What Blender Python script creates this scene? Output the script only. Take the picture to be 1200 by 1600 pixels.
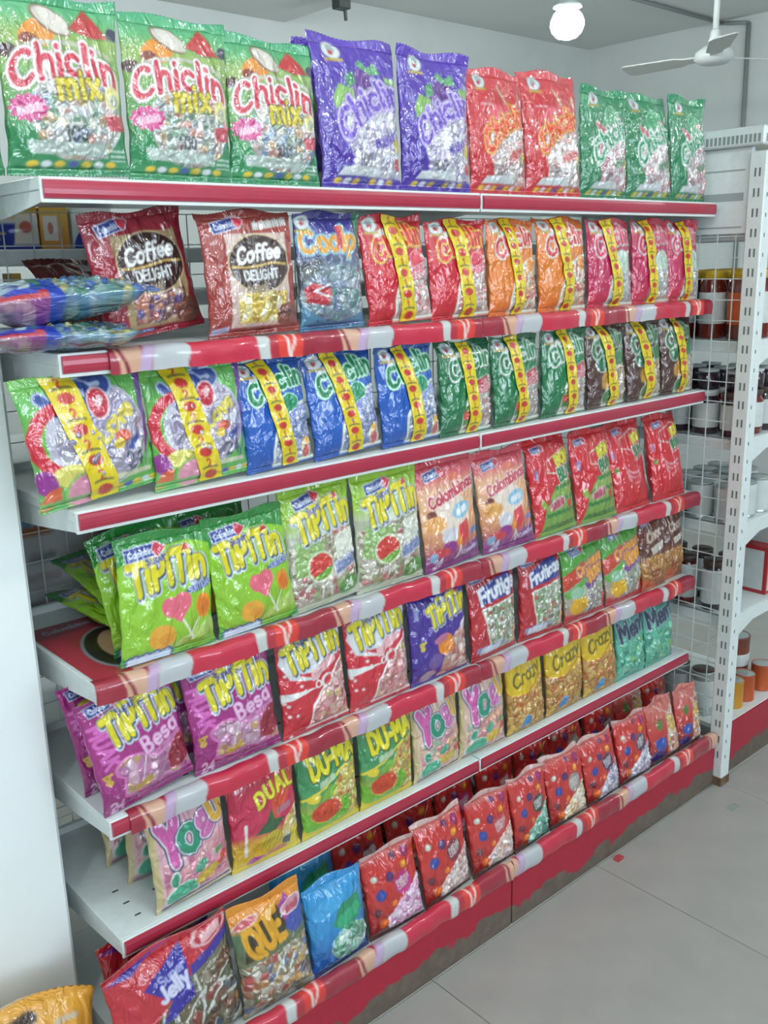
import bpy, bmesh, math, random
import numpy as np
from mathutils import Matrix, Vector

for _o in list(bpy.data.objects):
    bpy.data.objects.remove(_o)
scn = bpy.context.scene
COL = scn.collection

# ------------------------------------------------------------------ camera
cam_d = bpy.data.cameras.new('camera')
cam_d.sensor_fit = 'AUTO'
cam_d.sensor_width = 36.0
cam_d.lens = 33.63
cam_d.clip_start = 0.02
cam = bpy.data.objects.new('camera', cam_d)
COL.objects.link(cam)
_r = Vector((0.74681826, -0.66462899, -0.02303871))
_u = Vector((0.18569492, 0.17514262, 0.96687251))
_f = Vector((0.63857645, 0.72635622, -0.25421794))
_M = Matrix(((_r.x, _u.x, -_f.x, -0.587), (_r.y, _u.y, -_f.y, -1.396), (_r.z, _u.z, -_f.z, 1.539), (0, 0, 0, 1)))
cam.matrix_world = _M
scn.camera = cam

# ------------------------------------------------------------------ world, exposure
world = bpy.data.worlds.new('world')
scn.world = world
world.use_nodes = True
_bg = world.node_tree.nodes['Background']
_bg.inputs[0].default_value = (0.86, 0.97, 1.0, 1)
_bg.inputs[1].default_value = 0.36
scn.view_settings.view_transform = 'Standard'
scn.view_settings.look = 'None'
scn.view_settings.gamma = 1.0
scn.view_settings.use_curve_mapping = False
scn.view_settings.exposure = 0.15
if hasattr(scn, 'cycles'):
    scn.cycles.max_bounces = 5; scn.cycles.diffuse_bounces = 3; scn.cycles.glossy_bounces = 3
    scn.cycles.caustics_reflective = False; scn.cycles.caustics_refractive = False
    scn.cycles.adaptive_threshold = 0.03
LAMP_POWER = 120.0         # emission strength of the bare bulbs
DAY = 9.0                  # daylight standing in the front windows
LAMP_COL = (0.93, 1.0, 0.99)
# hanging bulbs: the first is the one in the picture, the others hang over the aisles around it
LAMPS = [(2.87, 1.32, 2.47), (0.25, -1.25, 2.50), (2.2, -1.6, 2.50), (-0.95, -0.85, 2.50), (4.1, -1.2, 2.50), (0.3, 1.9, 2.47),
         (-1.6, -3.3, 2.45), (0.5, -3.5, 2.45), (-2.9, -1.4, 2.45)]

# ------------------------------------------------------------------ helpers
def lin(c):
    if isinstance(c, str):
        c = c.lstrip('#')
        c = [int(c[i:i + 2], 16) / 255 for i in (0, 2, 4)]
    c = np.asarray(c, float)
    return np.where(c <= 0.04045, c / 12.92, ((c + 0.055) / 1.055) ** 2.4)

MATS = {}
def mat(name, col, rough=0.5, metal=0.0, noise=0.0, scale=20.0, bump=0.0, coat=0.0, emit=0.0, col2=None):
    if name in MATS:
        return MATS[name]
    m = bpy.data.materials.new(name)
    m.use_nodes = True
    nt = m.node_tree
    b = nt.nodes['Principled BSDF']
    c = lin(col)
    b.inputs['Base Color'].default_value = (*c, 1)
    b.inputs['Roughness'].default_value = rough
    b.inputs['Metallic'].default_value = metal
    b.inputs['Coat Weight'].default_value = coat
    b.inputs['Coat Roughness'].default_value = 0.12
    if emit:
        b.inputs['Emission Color'].default_value = (*c, 1)
        b.inputs['Emission Strength'].default_value = emit
    if noise or bump:
        tc = nt.nodes.new('ShaderNodeTexCoord')
        nz = nt.nodes.new('ShaderNodeTexNoise')
        nz.inputs['Scale'].default_value = scale
        nz.inputs['Detail'].default_value = 5
        nt.links.new(tc.outputs['Object'], nz.inputs['Vector'])
        if noise:
            mx = nt.nodes.new('ShaderNodeMix'); mx.data_type = 'RGBA'
            c2 = lin(col2) if col2 is not None else c * (1 - noise)
            mx.inputs[6].default_value = (*c, 1)
            mx.inputs[7].default_value = (*c2, 1)
            rp = nt.nodes.new('ShaderNodeMapRange')
            rp.inputs[1].default_value = 0.35; rp.inputs[2].default_value = 0.7
            rp.inputs[3].default_value = 0.0; rp.inputs[4].default_value = 1.0 if col2 is None else noise
            nt.links.new(nz.outputs['Fac'], rp.inputs[0])
            nt.links.new(rp.outputs[0], mx.inputs[0])
            nt.links.new(mx.outputs[2], b.inputs['Base Color'])
        if bump:
            bp = nt.nodes.new('ShaderNodeBump')
            bp.inputs['Strength'].default_value = bump
            bp.inputs['Distance'].default_value = 0.004
            nt.links.new(nz.outputs['Fac'], bp.inputs['Height'])
            nt.links.new(bp.outputs[0], b.inputs['Normal'])
    MATS[name] = m
    return m

def print_mat(name, rough=0.3, bump=0.35, coat=0.7, bscale=45.0, spec=0.5):
    """film or paper whose ink is stored per vertex ('print'); its alpha says how much of it is metal foil"""
    if name in MATS:
        return MATS[name]
    m = bpy.data.materials.new(name); m.use_nodes = True
    nt = m.node_tree; b = nt.nodes['Principled BSDF']
    at = nt.nodes.new('ShaderNodeVertexColor'); at.layer_name = 'print'
    nt.links.new(at.outputs['Color'], b.inputs['Base Color'])
    mm = nt.nodes.new('ShaderNodeMath'); mm.operation = 'MULTIPLY'; mm.inputs[1].default_value = 0.55
    nt.links.new(at.outputs['Alpha'], mm.inputs[0])
    nt.links.new(mm.outputs[0], b.inputs['Metallic'])
    rr_ = nt.nodes.new('ShaderNodeMapRange'); rr_.inputs[3].default_value = rough; rr_.inputs[4].default_value = 0.16
    nt.links.new(at.outputs['Alpha'], rr_.inputs[0]); nt.links.new(rr_.outputs[0], b.inputs['Roughness'])
    b.inputs['Specular IOR Level'].default_value = spec
    b.inputs['Coat Weight'].default_value = coat
    b.inputs['Coat Roughness'].default_value = 0.035; b.inputs['Coat IOR'].default_value = 1.6
    if bump:
        tc = nt.nodes.new('ShaderNodeTexCoord')
        mp = nt.nodes.new('ShaderNodeMapping'); mp.inputs['Scale'].default_value = (1, 1, 0.55)
        mp.inputs['Rotation'].default_value = (0, 0.6, 0)
        nz = nt.nodes.new('ShaderNodeTexNoise'); nz.inputs['Scale'].default_value = bscale
        nz.inputs['Detail'].default_value = 3; nz.inputs['Distortion'].default_value = 0.8
        nt.links.new(tc.outputs['Object'], mp.inputs[0]); nt.links.new(mp.outputs[0], nz.inputs['Vector'])
        bp = nt.nodes.new('ShaderNodeBump'); bp.inputs['Strength'].default_value = bump
        bp.inputs['Distance'].default_value = 0.012
        nt.links.new(nz.outputs['Fac'], bp.inputs['Height'])
        nt.links.new(bp.outputs[0], b.inputs['Normal']); nt.links.new(bp.outputs[0], b.inputs['Coat Normal'])
    MATS[name] = m
    return m

def mesh_np(name, V, F, material, smooth=True, rgba=None):
    me = bpy.data.meshes.new(name)
    V = np.asarray(V, np.float32)
    if isinstance(F, np.ndarray):
        nf, k = F.shape
        me.vertices.add(len(V)); me.vertices.foreach_set('co', V.ravel())
        me.loops.add(nf * k); me.loops.foreach_set('vertex_index', F.astype(np.int32).ravel())
        me.polygons.add(nf)
        me.polygons.foreach_set('loop_start', np.arange(0, nf * k, k, dtype=np.int32))
        me.polygons.foreach_set('loop_total', np.full(nf, k, np.int32))
        me.update(calc_edges=True)
    else:
        me.from_pydata([tuple(map(float, v)) for v in V], [], F)
    if smooth:
        me.polygons.foreach_set('use_smooth', np.ones(len(me.polygons), bool))
    if rgba is not None:
        a = me.color_attributes.new('print', 'FLOAT_COLOR', 'POINT')
        a.data.foreach_set('color', np.asarray(rgba, np.float32).ravel())
    me.validate()
    me.update()
    if material:
        me.materials.append(material)
    return me

def link(name, data, parent=None, loc=None, rot=None):
    o = bpy.data.objects.new(name, data)
    COL.objects.link(o)
    if parent is not None:
        o.parent = parent
    if loc is not None:
        o.location = loc
    if rot is not None:
        o.rotation_euler = rot
    return o

def tag(o, label=None, cat=None, group=None, kind=None):
    if label: o['label'] = label
    if cat: o['category'] = cat
    if group: o['group'] = group
    if kind: o['kind'] = kind
    return o

def empty(name, loc, rot=(0, 0, 0)):
    o = bpy.data.objects.new(name, None); COL.objects.link(o)
    o.empty_display_size = 0.05
    o.location = loc; o.rotation_euler = rot
    return o

class MB:
    """collects simple solids into one mesh"""
    def __init__(s): s.v = []; s.f = []
    def box(s, x0, x1, y0, y1, z0, z1):
        n = len(s.v)
        s.v += [(x0, y0, z0), (x1, y0, z0), (x1, y1, z0), (x0, y1, z0), (x0, y0, z1), (x1, y0, z1), (x1, y1, z1), (x0, y1, z1)]
        s.f += [tuple(n + i for i in q) for q in ((0, 3, 2, 1), (4, 5, 6, 7), (0, 1, 5, 4), (1, 2, 6, 5), (2, 3, 7, 6), (3, 0, 4, 7))]
        return s
    def tube(s, a, b, r, n=8, r2=None):
        a = Vector(a); b = Vector(b); d = (b - a).normalized()
        t = d.orthogonal().normalized(); w = d.cross(t)
        k = len(s.v); r2 = r if r2 is None else r2
        for p, rr in ((a, r), (b, r2)):
            for i in range(n):
                an = 2 * math.pi * i / n
                s.v.append(tuple(p + (t * math.cos(an) + w * math.sin(an)) * rr))
        for i in range(n):
            j = (i + 1) % n
            s.f.append((k + i, k + j, k + n + j, k + n + i))
        s.f.append(tuple(k + i for i in reversed(range(n)))); s.f.append(tuple(k + n + i for i in range(n)))
        return s
    def prism(s, pts, y0, y1, axis='y'):
        n = len(s.v); m = len(pts)
        for y in (y0, y1):
            for p in pts:
                s.v.append((p[0], y, p[1]) if axis == 'y' else (y, p[0], p[1]))
        s.f.append(tuple(n + i for i in range(m))); s.f.append(tuple(n + m + i for i in reversed(range(m))))
        for i in range(m):
            j = (i + 1) % m
            s.f.append((n + i, n + m + i, n + m + j, n + j))
        return s
    def lathe(s, prof, n=20, c=(0, 0, 0)):
        k = len(s.v); m = len(prof)
        for r, z in prof:
            for i in range(n):
                a = 2 * math.pi * i / n
                s.v.append((c[0] + r * math.cos(a), c[1] + r * math.sin(a), c[2] + z))
        for q in range(m - 1):
            for i in range(n):
                j = (i + 1) % n
                s.f.append((k + q * n + i, k + q * n + j, k + (q + 1) * n + j, k + (q + 1) * n + i))
        s.f.append(tuple(k + i for i in reversed(range(n)))); s.f.append(tuple(k + (m - 1) * n + i for i in range(n)))
        return s
    def mesh(s, name, material, smooth=False, bevel=0.0):
        me = mesh_np(name, s.v, s.f, material, smooth)
        bm = bmesh.new(); bm.from_mesh(me)
        bmesh.ops.recalc_face_normals(bm, faces=bm.faces)
        if bevel:
            bmesh.ops.bevel(bm, geom=list(bm.edges), offset=bevel, segments=1, affect='EDGES')
        bm.to_mesh(me); bm.free()
        return me
    def build(s, name, material, parent=None, smooth=False, bevel=0.0, loc=None):
        return link(name, s.mesh(name, material, smooth, bevel), parent, loc)

# ------------------------------------------------------------------ stroke lettering
def arc(cx, cy, rx, ry, a0, a1, n=9):
    return [(cx + rx * math.cos(math.radians(a0 + (a1 - a0) * i / (n - 1))), cy + ry * math.sin(math.radians(a0 + (a1 - a0) * i / (n - 1)))) for i in range(n)]
GL = {
 'C': ([arc(.36, .5, .34, .46, 45, 315, 12)], .70), 'c': ([arc(.27, .31, .25, .29, 45, 315)], .54),
 'h': ([[(.05, 1), (.05, 0)], [(.05, .38)] + arc(.26, .38, .2, .24, 180, 0, 7) + [(.46, 0)]], .54),
 'i': ([[(.06, .6), (.06, 0)], [(.06, .85), (.06, .87)]], .16), 'l': ([[(.06, 1), (.06, 0)]], .16),
 'n': ([[(.05, .6), (.05, 0)], [(.05, .36)] + arc(.26, .36, .2, .24, 180, 0, 7) + [(.46, 0)]], .54),
 'm': ([[(.05, .6), (.05, 0)], [(.05, .4)] + arc(.21, .4, .16, .2, 180, 0, 6) + [(.37, 0)], [(.37, .4)] + arc(.53, .4, .16, .2, 180, 0, 6) + [(.69, 0)]], .76),
 'x': ([[(.02, .6), (.42, 0)], [(.42, .6), (.02, 0)]], .46), 'o': ([arc(.28, .31, .25, .29, 0, 360, 13)], .58),
 'f': ([[(.2, 0), (.2, .75)] + arc(.38, .75, .18, .22, 180, 50, 5), [(.02, .55), (.38, .55)]], .42),
 'e': ([[(.04, .32), (.5, .32)] + arc(.28, .31, .24, .29, 0, 310, 10)], .54),
 'p': ([[(.05, .6), (.05, -.3)], arc(.28, .31, .23, .28, 0, 360, 12)], .56), 'b': ([[(.05, 1), (.05, 0)], arc(.28, .31, .23, .28, 0, 360, 12)], .56),
 'd': ([[(.51, 1), (.51, 0)], arc(.28, .31, .23, .28, 0, 360, 12)], .60), 'g': ([[(.5, .6), (.5, -.12)] + arc(.28, -.12, .22, .18, 0, -150, 6), arc(.28, .31, .23, .28, 0, 360, 12)], .58),
 'a': ([[(.5, .6), (.5, 0)], arc(.28, .31, .23, .28, 0, 360, 12)], .58), 't': ([[(.18, .9), (.18, 0)], [(.0, .6), (.38, .6)]], .42),
 's': ([arc(.22, .46, .18, .14, 30, 270, 7) + arc(.22, .16, .2, .16, 90, -150, 7)], .46), 'u': ([[(.05, .6), (.05, .26)] + arc(.26, .26, .21, .25, 180, 360, 7) + [(.47, .6)]], .54),
 'r': ([[(.05, .6), (.05, 0)], [(.05, .36)] + arc(.25, .36, .2, .22, 180, 50, 5)], .38), 'y': ([[(.02, .6), (.24, .02)], [(.46, .6), (.1, -.34)]], .48),
 'z': ([[(.03, .6), (.42, .6), (.03, 0), (.42, 0)]], .46), 'v': ([[(.02, .6), (.23, 0), (.44, .6)]], .46), 'w': ([[(.02, .6), (.17, 0), (.33, .5), (.49, 0), (.64, .6)]], .66),
 'D': ([[(.06, 1), (.06, 0)], [(.06, 1), (.24, 1)] + arc(.24, .5, .38, .5, 90, -90, 9) + [(.06, 0)]], .70),
 'E': ([[(.5, 1), (.06, 1), (.06, 0), (.5, 0)], [(.06, .52), (.42, .52)]], .56), 'L': ([[(.06, 1), (.06, 0), (.46, 0)]], .52), 'I': ([[(.06, 1), (.06, 0)]], .16),
 'G': ([arc(.38, .5, .34, .48, 50, 350, 12) + [(.45, .45)]], .80), 'H': ([[(.06, 1), (.06, 0)], [(.56, 1), (.56, 0)], [(.06, .5), (.56, .5)]], .66),
 'T': ([[(.0, .95), (.62, .95)], [(.31, .95), (.31, 0)]], .62), 'B': ([[(.06, 0), (.06, 1), (.26, 1)] + arc(.26, .76, .22, .24, 90, -90, 6) + [(.06, .52)], [(.26, .52)] + arc(.28, .26, .25, .26, 90, -90, 6) + [(.06, 0)]], .60),
 'M': ([[(.06, 0), (.06, 1), (.38, .35), (.7, 1), (.7, 0)]], .80), 'U': ([[(.06, 1), (.06, .3)] + arc(.32, .3, .26, .3, 180, 360, 8) + [(.58, 1)]], .68),
 'K': ([[(.06, 1), (.06, 0)], [(.54, 1), (.06, .45)], [(.2, .6), (.56, 0)]], .62), 'A': ([[(.02, 0), (.34, 1), (.66, 0)], [(.16, .36), (.52, .36)]], .70),
 'S': ([arc(.3, .74, .24, .24, 30, 270, 8) + arc(.3, .26, .26, .25, 90, -150, 8)], .62), 'R': ([[(.06, 0), (.06, 1), (.28, 1)] + arc(.28, .75, .24, .25, 90, -90, 6) + [(.06, .5)], [(.28, .5), (.54, 0)]], .62),
 'N': ([[(.06, 0), (.06, 1), (.56, 0), (.56, 1)]], .68), 'O': ([arc(.4, .5, .35, .47, 0, 360, 15)], .84), 'V': ([[(.02, 1), (.3, 0), (.58, 1)]], .62), 'Y': ([[(.02, 1), (.3, .5), (.58, 1)], [(.3, .5), (.3, 0)]], .62),
 'F': ([[(.5, 1), (.06, 1), (.06, 0)], [(.06, .5), (.42, .5)]], .54), 'Q': ([arc(.4, .5, .35, .47, 0, 360, 15), [(.48, .25), (.76, -.04)]], .84), 'J': ([[(.42, 1), (.42, .28)] + arc(.24, .28, .18, .26, 0, -160, 6)], .52), 'P': ([[(.06, 0), (.06, 1), (.28, 1)] + arc(.28, .72, .24, .28, 90, -90, 6) + [(.06, .44)]], .60),
 '1': ([[(.05, .8), (.22, 1), (.22, 0)]], .36), '0': ([arc(.28, .5, .24, .48, 0, 360, 13)], .60), '2': ([arc(.27, .72, .23, .26, 160, -30, 8) + [(.04, 0), (.52, 0)]], .58), '4': ([[(.42, 0), (.42, 1), (.03, .3), (.55, .3)]], .60),
 '-': ([[(.04, .45), (.3, .45)]], .36), '~': ([[(.02, .1), (.1, .5), (.2, .1), (.3, .55), (.38, .1), (.46, .45)]], .46), ' ': ([], .3),
}
def layout(s, gap=0.08):
    segs = []; x = 0
    for ch in s:
        st, w = GL[ch]
        for pl in st:
            for i in range(len(pl) - 1):
                segs.append((x + pl[i][0], pl[i][1], x + pl[i + 1][0], pl[i + 1][1]))
        x += w + gap
    return np.array(segs), x - gap

class Art:
    """ink on a flat sheet, x 0..1 across and y 0..1 up, sampled at the sheet's vertices"""
    def __init__(s, x, y, a, px, seed=0):
        s.x = x; s.Y = y; s.a = a; s.y = y * a; s.px = px
        s.rgb = np.ones((len(x), 3)); s.foil = np.zeros(len(x)); s.rel = np.zeros(len(x))
        s.rng = np.random.RandomState(seed)
    def aa(s, d, soft=1.0): return np.clip(0.5 - d / (s.px * soft), 0, 1)
    def put(s, m, col, foil=None):
        c = lin(col); s.rgb += m[:, None] * (c - s.rgb)
        if foil is not None: s.foil += m * (foil - s.foil)
        else: s.foil *= (1 - m)
        return s
    def fill(s, col): s.rgb[:] = lin(col); return s
    def vgrad(s, stops):
        ys = [q[0] for q in stops]; cs = np.array([lin(q[1]) for q in stops])
        s.rgb = np.stack([np.interp(s.Y, ys, cs[:, k]) for k in range(3)], 1); return s
    def ell(s, cx, cy, rx, ry, rot=0):
        dx = s.x - cx; dy = s.y - cy * s.a; t = math.radians(rot)
        p = dx * math.cos(t) + dy * math.sin(t); q = -dx * math.sin(t) + dy * math.cos(t)
        r = np.sqrt((p / rx) ** 2 + (q / ry) ** 2); return (r - 1) * min(rx, ry)
    def oval(s, cx, cy, rx, ry, col, rot=0, rim=None, rimw=0.015, foil=None):
        d = s.ell(cx, cy, rx, ry, rot)
        if rim: s.put(s.aa(d - rimw), rim)
        return s.put(s.aa(d), col, foil)
    def pd(s, pts):
        P = np.array([(p[0], p[1] * s.a) for p in pts]); n = len(P)
        d = np.full(len(s.x), 9.0); ins = np.zeros(len(s.x), bool)
        for i in range(n):
            ax, ay = P[i]; bx, by = P[(i + 1) % n]
            ex, ey = bx - ax, by - ay; wx, wy = s.x - ax, s.y - ay
            t = np.clip((wx * ex + wy * ey) / (ex * ex + ey * ey + 1e-12), 0, 1)
            d = np.minimum(d, np.hypot(wx - ex * t, wy - ey * t))
            c = ((ay > s.y) != (by > s.y)) & (s.x < (bx - ax) * (s.y - ay) / ((by - ay) if by != ay else 1e-9) + ax)
            ins ^= c
        return np.where(ins, -d, d)
    def poly(s, pts, col, rim=None, rimw=0.015, foil=None):
        d = s.pd(pts)
        if rim: s.put(s.aa(d - rimw), rim)
        return s.put(s.aa(d), col, foil)
    def rect(s, x0, x1, y0, y1, col, **k): return s.poly([(x0, y0), (x1, y0), (x1, y1), (x0, y1)], col, **k)
    def line(s, pts, w, col):
        d = np.full(len(s.x), 9.0)
        for (ax, ay), (bx, by) in zip(pts[:-1], pts[1:]):
            ay, by = ay * s.a, by * s.a; ex, ey = bx - ax, by - ay; wx, wy = s.x - ax, s.y - ay
            t = np.clip((wx * ex + wy * ey) / (ex * ex + ey * ey + 1e-12), 0, 1)
            d = np.minimum(d, np.hypot(wx - ex * t, wy - ey * t))
        return s.put(s.aa(d - w / 2), col)
    def burst(s, cx, cy, r, col, n=12, sq=0.7):
        dx = s.x - cx; dy = (s.y - cy * s.a) / sq; an = np.arctan2(dy, dx)
        return s.put(s.aa(np.hypot(dx, dy) - r * (0.92 + 0.08 * np.cos(an * n))), col)
    def text(s, t, cx, cy, width, col, weight=0.1, rot=0, bend=0.0, outs=(), shear=0.0, gap=0.08, tall=1.0):
        segs, W = layout(t, gap); sc = width / W
        dx = s.x - cx; dy = s.y - cy * s.a; r = math.radians(rot)
        p = (dx * math.cos(r) + dy * math.sin(r)) / sc; q = (-dx * math.sin(r) + dy * math.cos(r)) / sc / tall
        q = q - bend * (1 - (2 * p / W) ** 2) * W * 0.25
        p = p - shear * q + W / 2; q = q + 0.45
        big = weight + max([o[0] for o in outs] + [0]) + 0.1
        k = np.where((p > -big) & (p < W + big) & (q > -.5 - big) & (q < 1 + big))[0]
        if len(k) == 0: return s
        d = np.full(len(k), 9.0); pk = p[k]; qk = q[k]
        for ax, ay, bx, by in segs:
            ex, ey = bx - ax, by - ay; wx, wy = pk - ax, qk - ay
            tt = np.clip((wx * ex + wy * ey) / (ex * ex + ey * ey + 1e-12), 0, 1)
            d = np.minimum(d, np.hypot(wx - ex * tt, wy - ey * tt))
        for o, c in list(outs) + [(0, col)]:
            m = np.zeros(len(s.x)); m[k] = np.clip(0.5 - (d - weight - o) * sc / s.px, 0, 1); s.put(m, c)
        return s
    def candies(s, d, cell, pal, foil=0.0, dome=0.004, tilt=0.0):
        """wrapped sweets behind the clear window given by the distance d"""
        m = s.aa(d); k = np.where(m > 0)[0]
        if len(k) == 0: return s
        nx = int(1 / cell) + 2; ny = int(s.a / cell) + 2
        g = np.stack(np.meshgrid(np.arange(-1, nx), np.arange(-1, ny)), -1).reshape(-1, 2).astype(float)
        g = (g + s.rng.rand(len(g), 2) * 0.95) * cell
        P = np.stack([s.x[k], s.y[k]], 1)
        idx = np.empty(len(k), int); d1 = np.empty(len(k)); d2 = np.empty(len(k))
        for a in range(0, len(k), 3000):
            D = ((P[a:a + 3000, None, :] - g[None]) ** 2).sum(-1)
            o = np.argpartition(D, 1, axis=1)[:, :2]; r_ = np.arange(len(o))
            da, db = D[r_, o[:, 0]], D[r_, o[:, 1]]; sw = da > db
            idx[a:a + 3000] = np.where(sw, o[:, 1], o[:, 0])
            d1[a:a + 3000] = np.sqrt(np.minimum(da, db)); d2[a:a + 3000] = np.sqrt(np.maximum(da, db))
        pc = np.array([lin(c) for c in pal])[s.rng.randint(0, len(pal), len(g))] * (0.8 + 0.4 * s.rng.rand(len(g), 1))
        c = pc[idx]; mean = pc.mean(0); e0 = np.clip((d2 - d1) / cell * 3.0, 0, 1)[:, None]; c = mean + (c - mean) * (0.25 + 0.55 * e0)
        s.rgb[k] += m[k, None] * (np.clip(c, 0, 0.95) - s.rgb[k])
        s.foil[k] += m[k] * (foil - s.foil[k])
        e = np.clip((d2 - d1) / cell * 2.0, 0, 1)
        h = 0.42 * dome * np.sqrt(e)
        if tilt:
            tv = (s.rng.rand(len(g), 2) - 0.5) * tilt
            h = h + ((P - g[idx]) * tv[idx]).sum(1) * e * 0.2
        s.rel[k] += m[k] * h
        return s
    def rgba(s): return np.concatenate([np.clip(s.rgb, 0, 1), np.clip(s.foil, 0, 1)[:, None]], 1)

# ------------------------------------------------------------------ the room
WHITE = mat('white_enamel', '#dfe7e6', 0.32, bump=0.03, scale=60, noise=0.06)
WALLM = mat('wall_paint', '#dde3e1', 0.75, noise=0.06, scale=3)
CEILM = mat('ceiling_paint', '#e2e6e3', 0.85, noise=0.05, scale=2)
TILEM = mat('floor_tile', '#a6a5a0', 0.42, noise=0.10, scale=9)
GROUT = mat('grout', '#75736f', 0.9, noise=0.3, scale=30)
REDRAIL = mat('red_rail_plastic', '#aa2d45', 0.28, coat=0.4, noise=0.08, scale=25)
WIRE = mat('wire_enamel', '#d5dedd', 0.35)
DARK = mat('dark_slot', '#3c4546', 0.8)

FX0, FX1, FY0, FY1 = -3.55, 5.23, -4.315, 2.98
fl = MB().box(FX0, FX1, FY0, FY1, -0.06, -0.0035).build('floor', GROUT)
tag(fl, 'pale grey tiled shop floor', kind='structure')
tm = MB().box(-0.2992, 0.2992, -0.2992, 0.2992, -0.0035, 0.0).mesh('tile', TILEM, bevel=0.0008)
nx_t = 0
x = 0.65 - 0.6 * 6
while x < FX1 - 0.6:
    y = -0.115 - 0.6 * 6
    while y < FY1 - 0.6:
        link('tile', tm, fl, (x + 0.3, y + 0.3, 0)); y += 0.6
    x += 0.6
tag(MB().box(FX0, FX1, FY1, FY1 + 0.12, -0.06, 2.9).build('wall_back', WALLM), 'white painted wall behind the candy shelves', kind='structure')
tag(MB().box(FX1, FX1 + 0.12, FY0, FY1 + 0.12, -0.06, 2.9).build('wall_right', WALLM), 'white painted wall at the far end of the shop', kind='structure')
tag(MB().box(FX0, FX1 + 0.12, FY0, FY1 + 0.12, 2.9, 3.02).build('ceiling', CEILM), 'pale plastered shop ceiling', kind='structure')
tag(MB().box(1.35, 2.66, FY0, FY1, 2.74, 2.9).build('trim_1', CEILM, bevel=0.006), 'wide boxed ceiling beam', kind='structure')

# shop front behind the photographer: a wall with three daylit windows
FW = MB(); wins = [(-2.6, -1.3), (-0.75, 0.55), (1.1, 2.4)]; zA, zB = 1.35, 2.25
xs_ = [FX0] + [q for w_ in wins for q in w_] + [FX1]
FW.box(FX0, FX1, FY0 - 0.15, FY0, -0.06, zA).box(FX0, FX1, FY0 - 0.15, FY0, zB, 2.9)
for k in range(0, len(xs_), 2): FW.box(xs_[k], xs_[k + 1], FY0 - 0.15, FY0, zA, zB)
tag(FW.build('wall_front', WALLM), 'white front wall with three windows', kind='structure')
PANE = mat('daylit_pane', '#dfeeff', 0.3, emit=DAY)
for k, (xa, xb) in enumerate(wins):
    w_ = empty('window_%d' % (k + 1), ((xa + xb) / 2, FY0 - 0.06, zA)); tag(w_, ['daylit window nearest the entrance', 'daylit window in the middle of the front wall', 'daylit window farthest from the entrance'][k], kind='structure')
    h2 = (xb - xa) / 2; H2 = zB - zA
    MB().box(-h2, h2, -0.03, 0.03, 0, 0.04).box(-h2, h2, -0.03, 0.03, H2 - 0.04, H2).box(-h2, -h2 + 0.04, -0.03, 0.03, 0.04, H2 - 0.04).box(h2 - 0.04, h2, -0.03, 0.03, 0.04, H2 - 0.04).box(-0.02, 0.02, -0.03, 0.03, 0.04, H2 - 0.04).build('window_frame', mat('frame_grey', '#b9bfbd', 0.5), w_)
    MB().box(-h2 + 0.04, -0.02, -0.004, 0.004, 0.04, H2 - 0.04).build('pane', PANE, w_)
    MB().box(0.02, h2 - 0.04, -0.004, 0.004, 0.04, H2 - 0.04).build('pane', PANE, w_)

# pillar beside the near end of the shelving, on a dark plinth
pil = empty('trim_2', (-0.29, 0.40, 0)); tag(pil, 'smooth white pillar beside the near end of the candy shelves', kind='structure')
MB().box(-0.26, 0.26, -0.26, 0.26, 0.2, 2.74 + 0.16).build('pillar_shaft', mat('pillar_paint', '#eef5f5', 0.38, noise=0.05, scale=4), pil, bevel=0.006)
MB().box(-0.25, 0.25, -0.25, 0.25, 0.0, 0.2).build('plinth', mat('plinth_dark', '#2d2a2a', 0.7, noise=0.3, scale=12), pil, bevel=0.004)

# electrical conduit on the ceiling and down the far wall
cdm = mat('conduit_grey', '#8f9694', 0.6)
cd = MB()
cd.tube((3.6, 1.98, 2.89), (5.2, 1.98, 2.885), 0.011).tube((5.2, 1.98, 2.885), (5.215, 1.81, 2.86), 0.011).tube((5.215, 1.81, 2.86), (5.215, 1.79, 1.2), 0.013)
tag(cd.build('wire_conduit', cdm, smooth=True), 'thin grey cable conduit on the ceiling and far wall', 'conduit')

# ------------------------------------------------------------------ hanging bulbs
def make_lamp(loc, label):
    t = empty('hanging_lamp', loc); tag(t, label, 'lamp', 'bare bulbs hanging over the aisles')
    top = (2.74 if 1.35 < loc[0] < 2.66 else 2.9) - loc[2]
    MB().lathe([(0.045, top - 0.025), (0.05, top - 0.012), (0.05, top)], 16).build('ceiling_rose', mat('lamp_porcelain', '#c9cfcc', 0.4), t, smooth=True)
    MB().tube((0, 0, 0.10), (0, 0, top - 0.02), 0.006).build('stem', mat('lamp_stem', '#7d8483', 0.4, 0.4), t, smooth=True)
    MB().lathe([(0.012, 0.150), (0.03, 0.140), (0.036, 0.10), (0.052, 0.078), (0.060, 0.056), (0.03, 0.053)], 18).build('socket', mat('lamp_socket', '#9aa4a2', 0.35, 0.3), t, smooth=True)
    bm_ = mat('bulb_glow', '#ffffff', 0.4)
    b = bm_.node_tree.nodes['Principled BSDF']
    b.inputs['Emission Color'].default_value = (*LAMP_COL, 1); b.inputs['Emission Strength'].default_value = LAMP_POWER
    m = MB().lathe([(0.022, 0.052), (0.040, 0.046), (0.058, 0.030), (0.068, 0.008), (0.070, -0.012), (0.062, -0.036), (0.042, -0.056), (0.016, -0.064)], 12)
    m.build('bulb', bm_, t, smooth=True)
    return t
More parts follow.
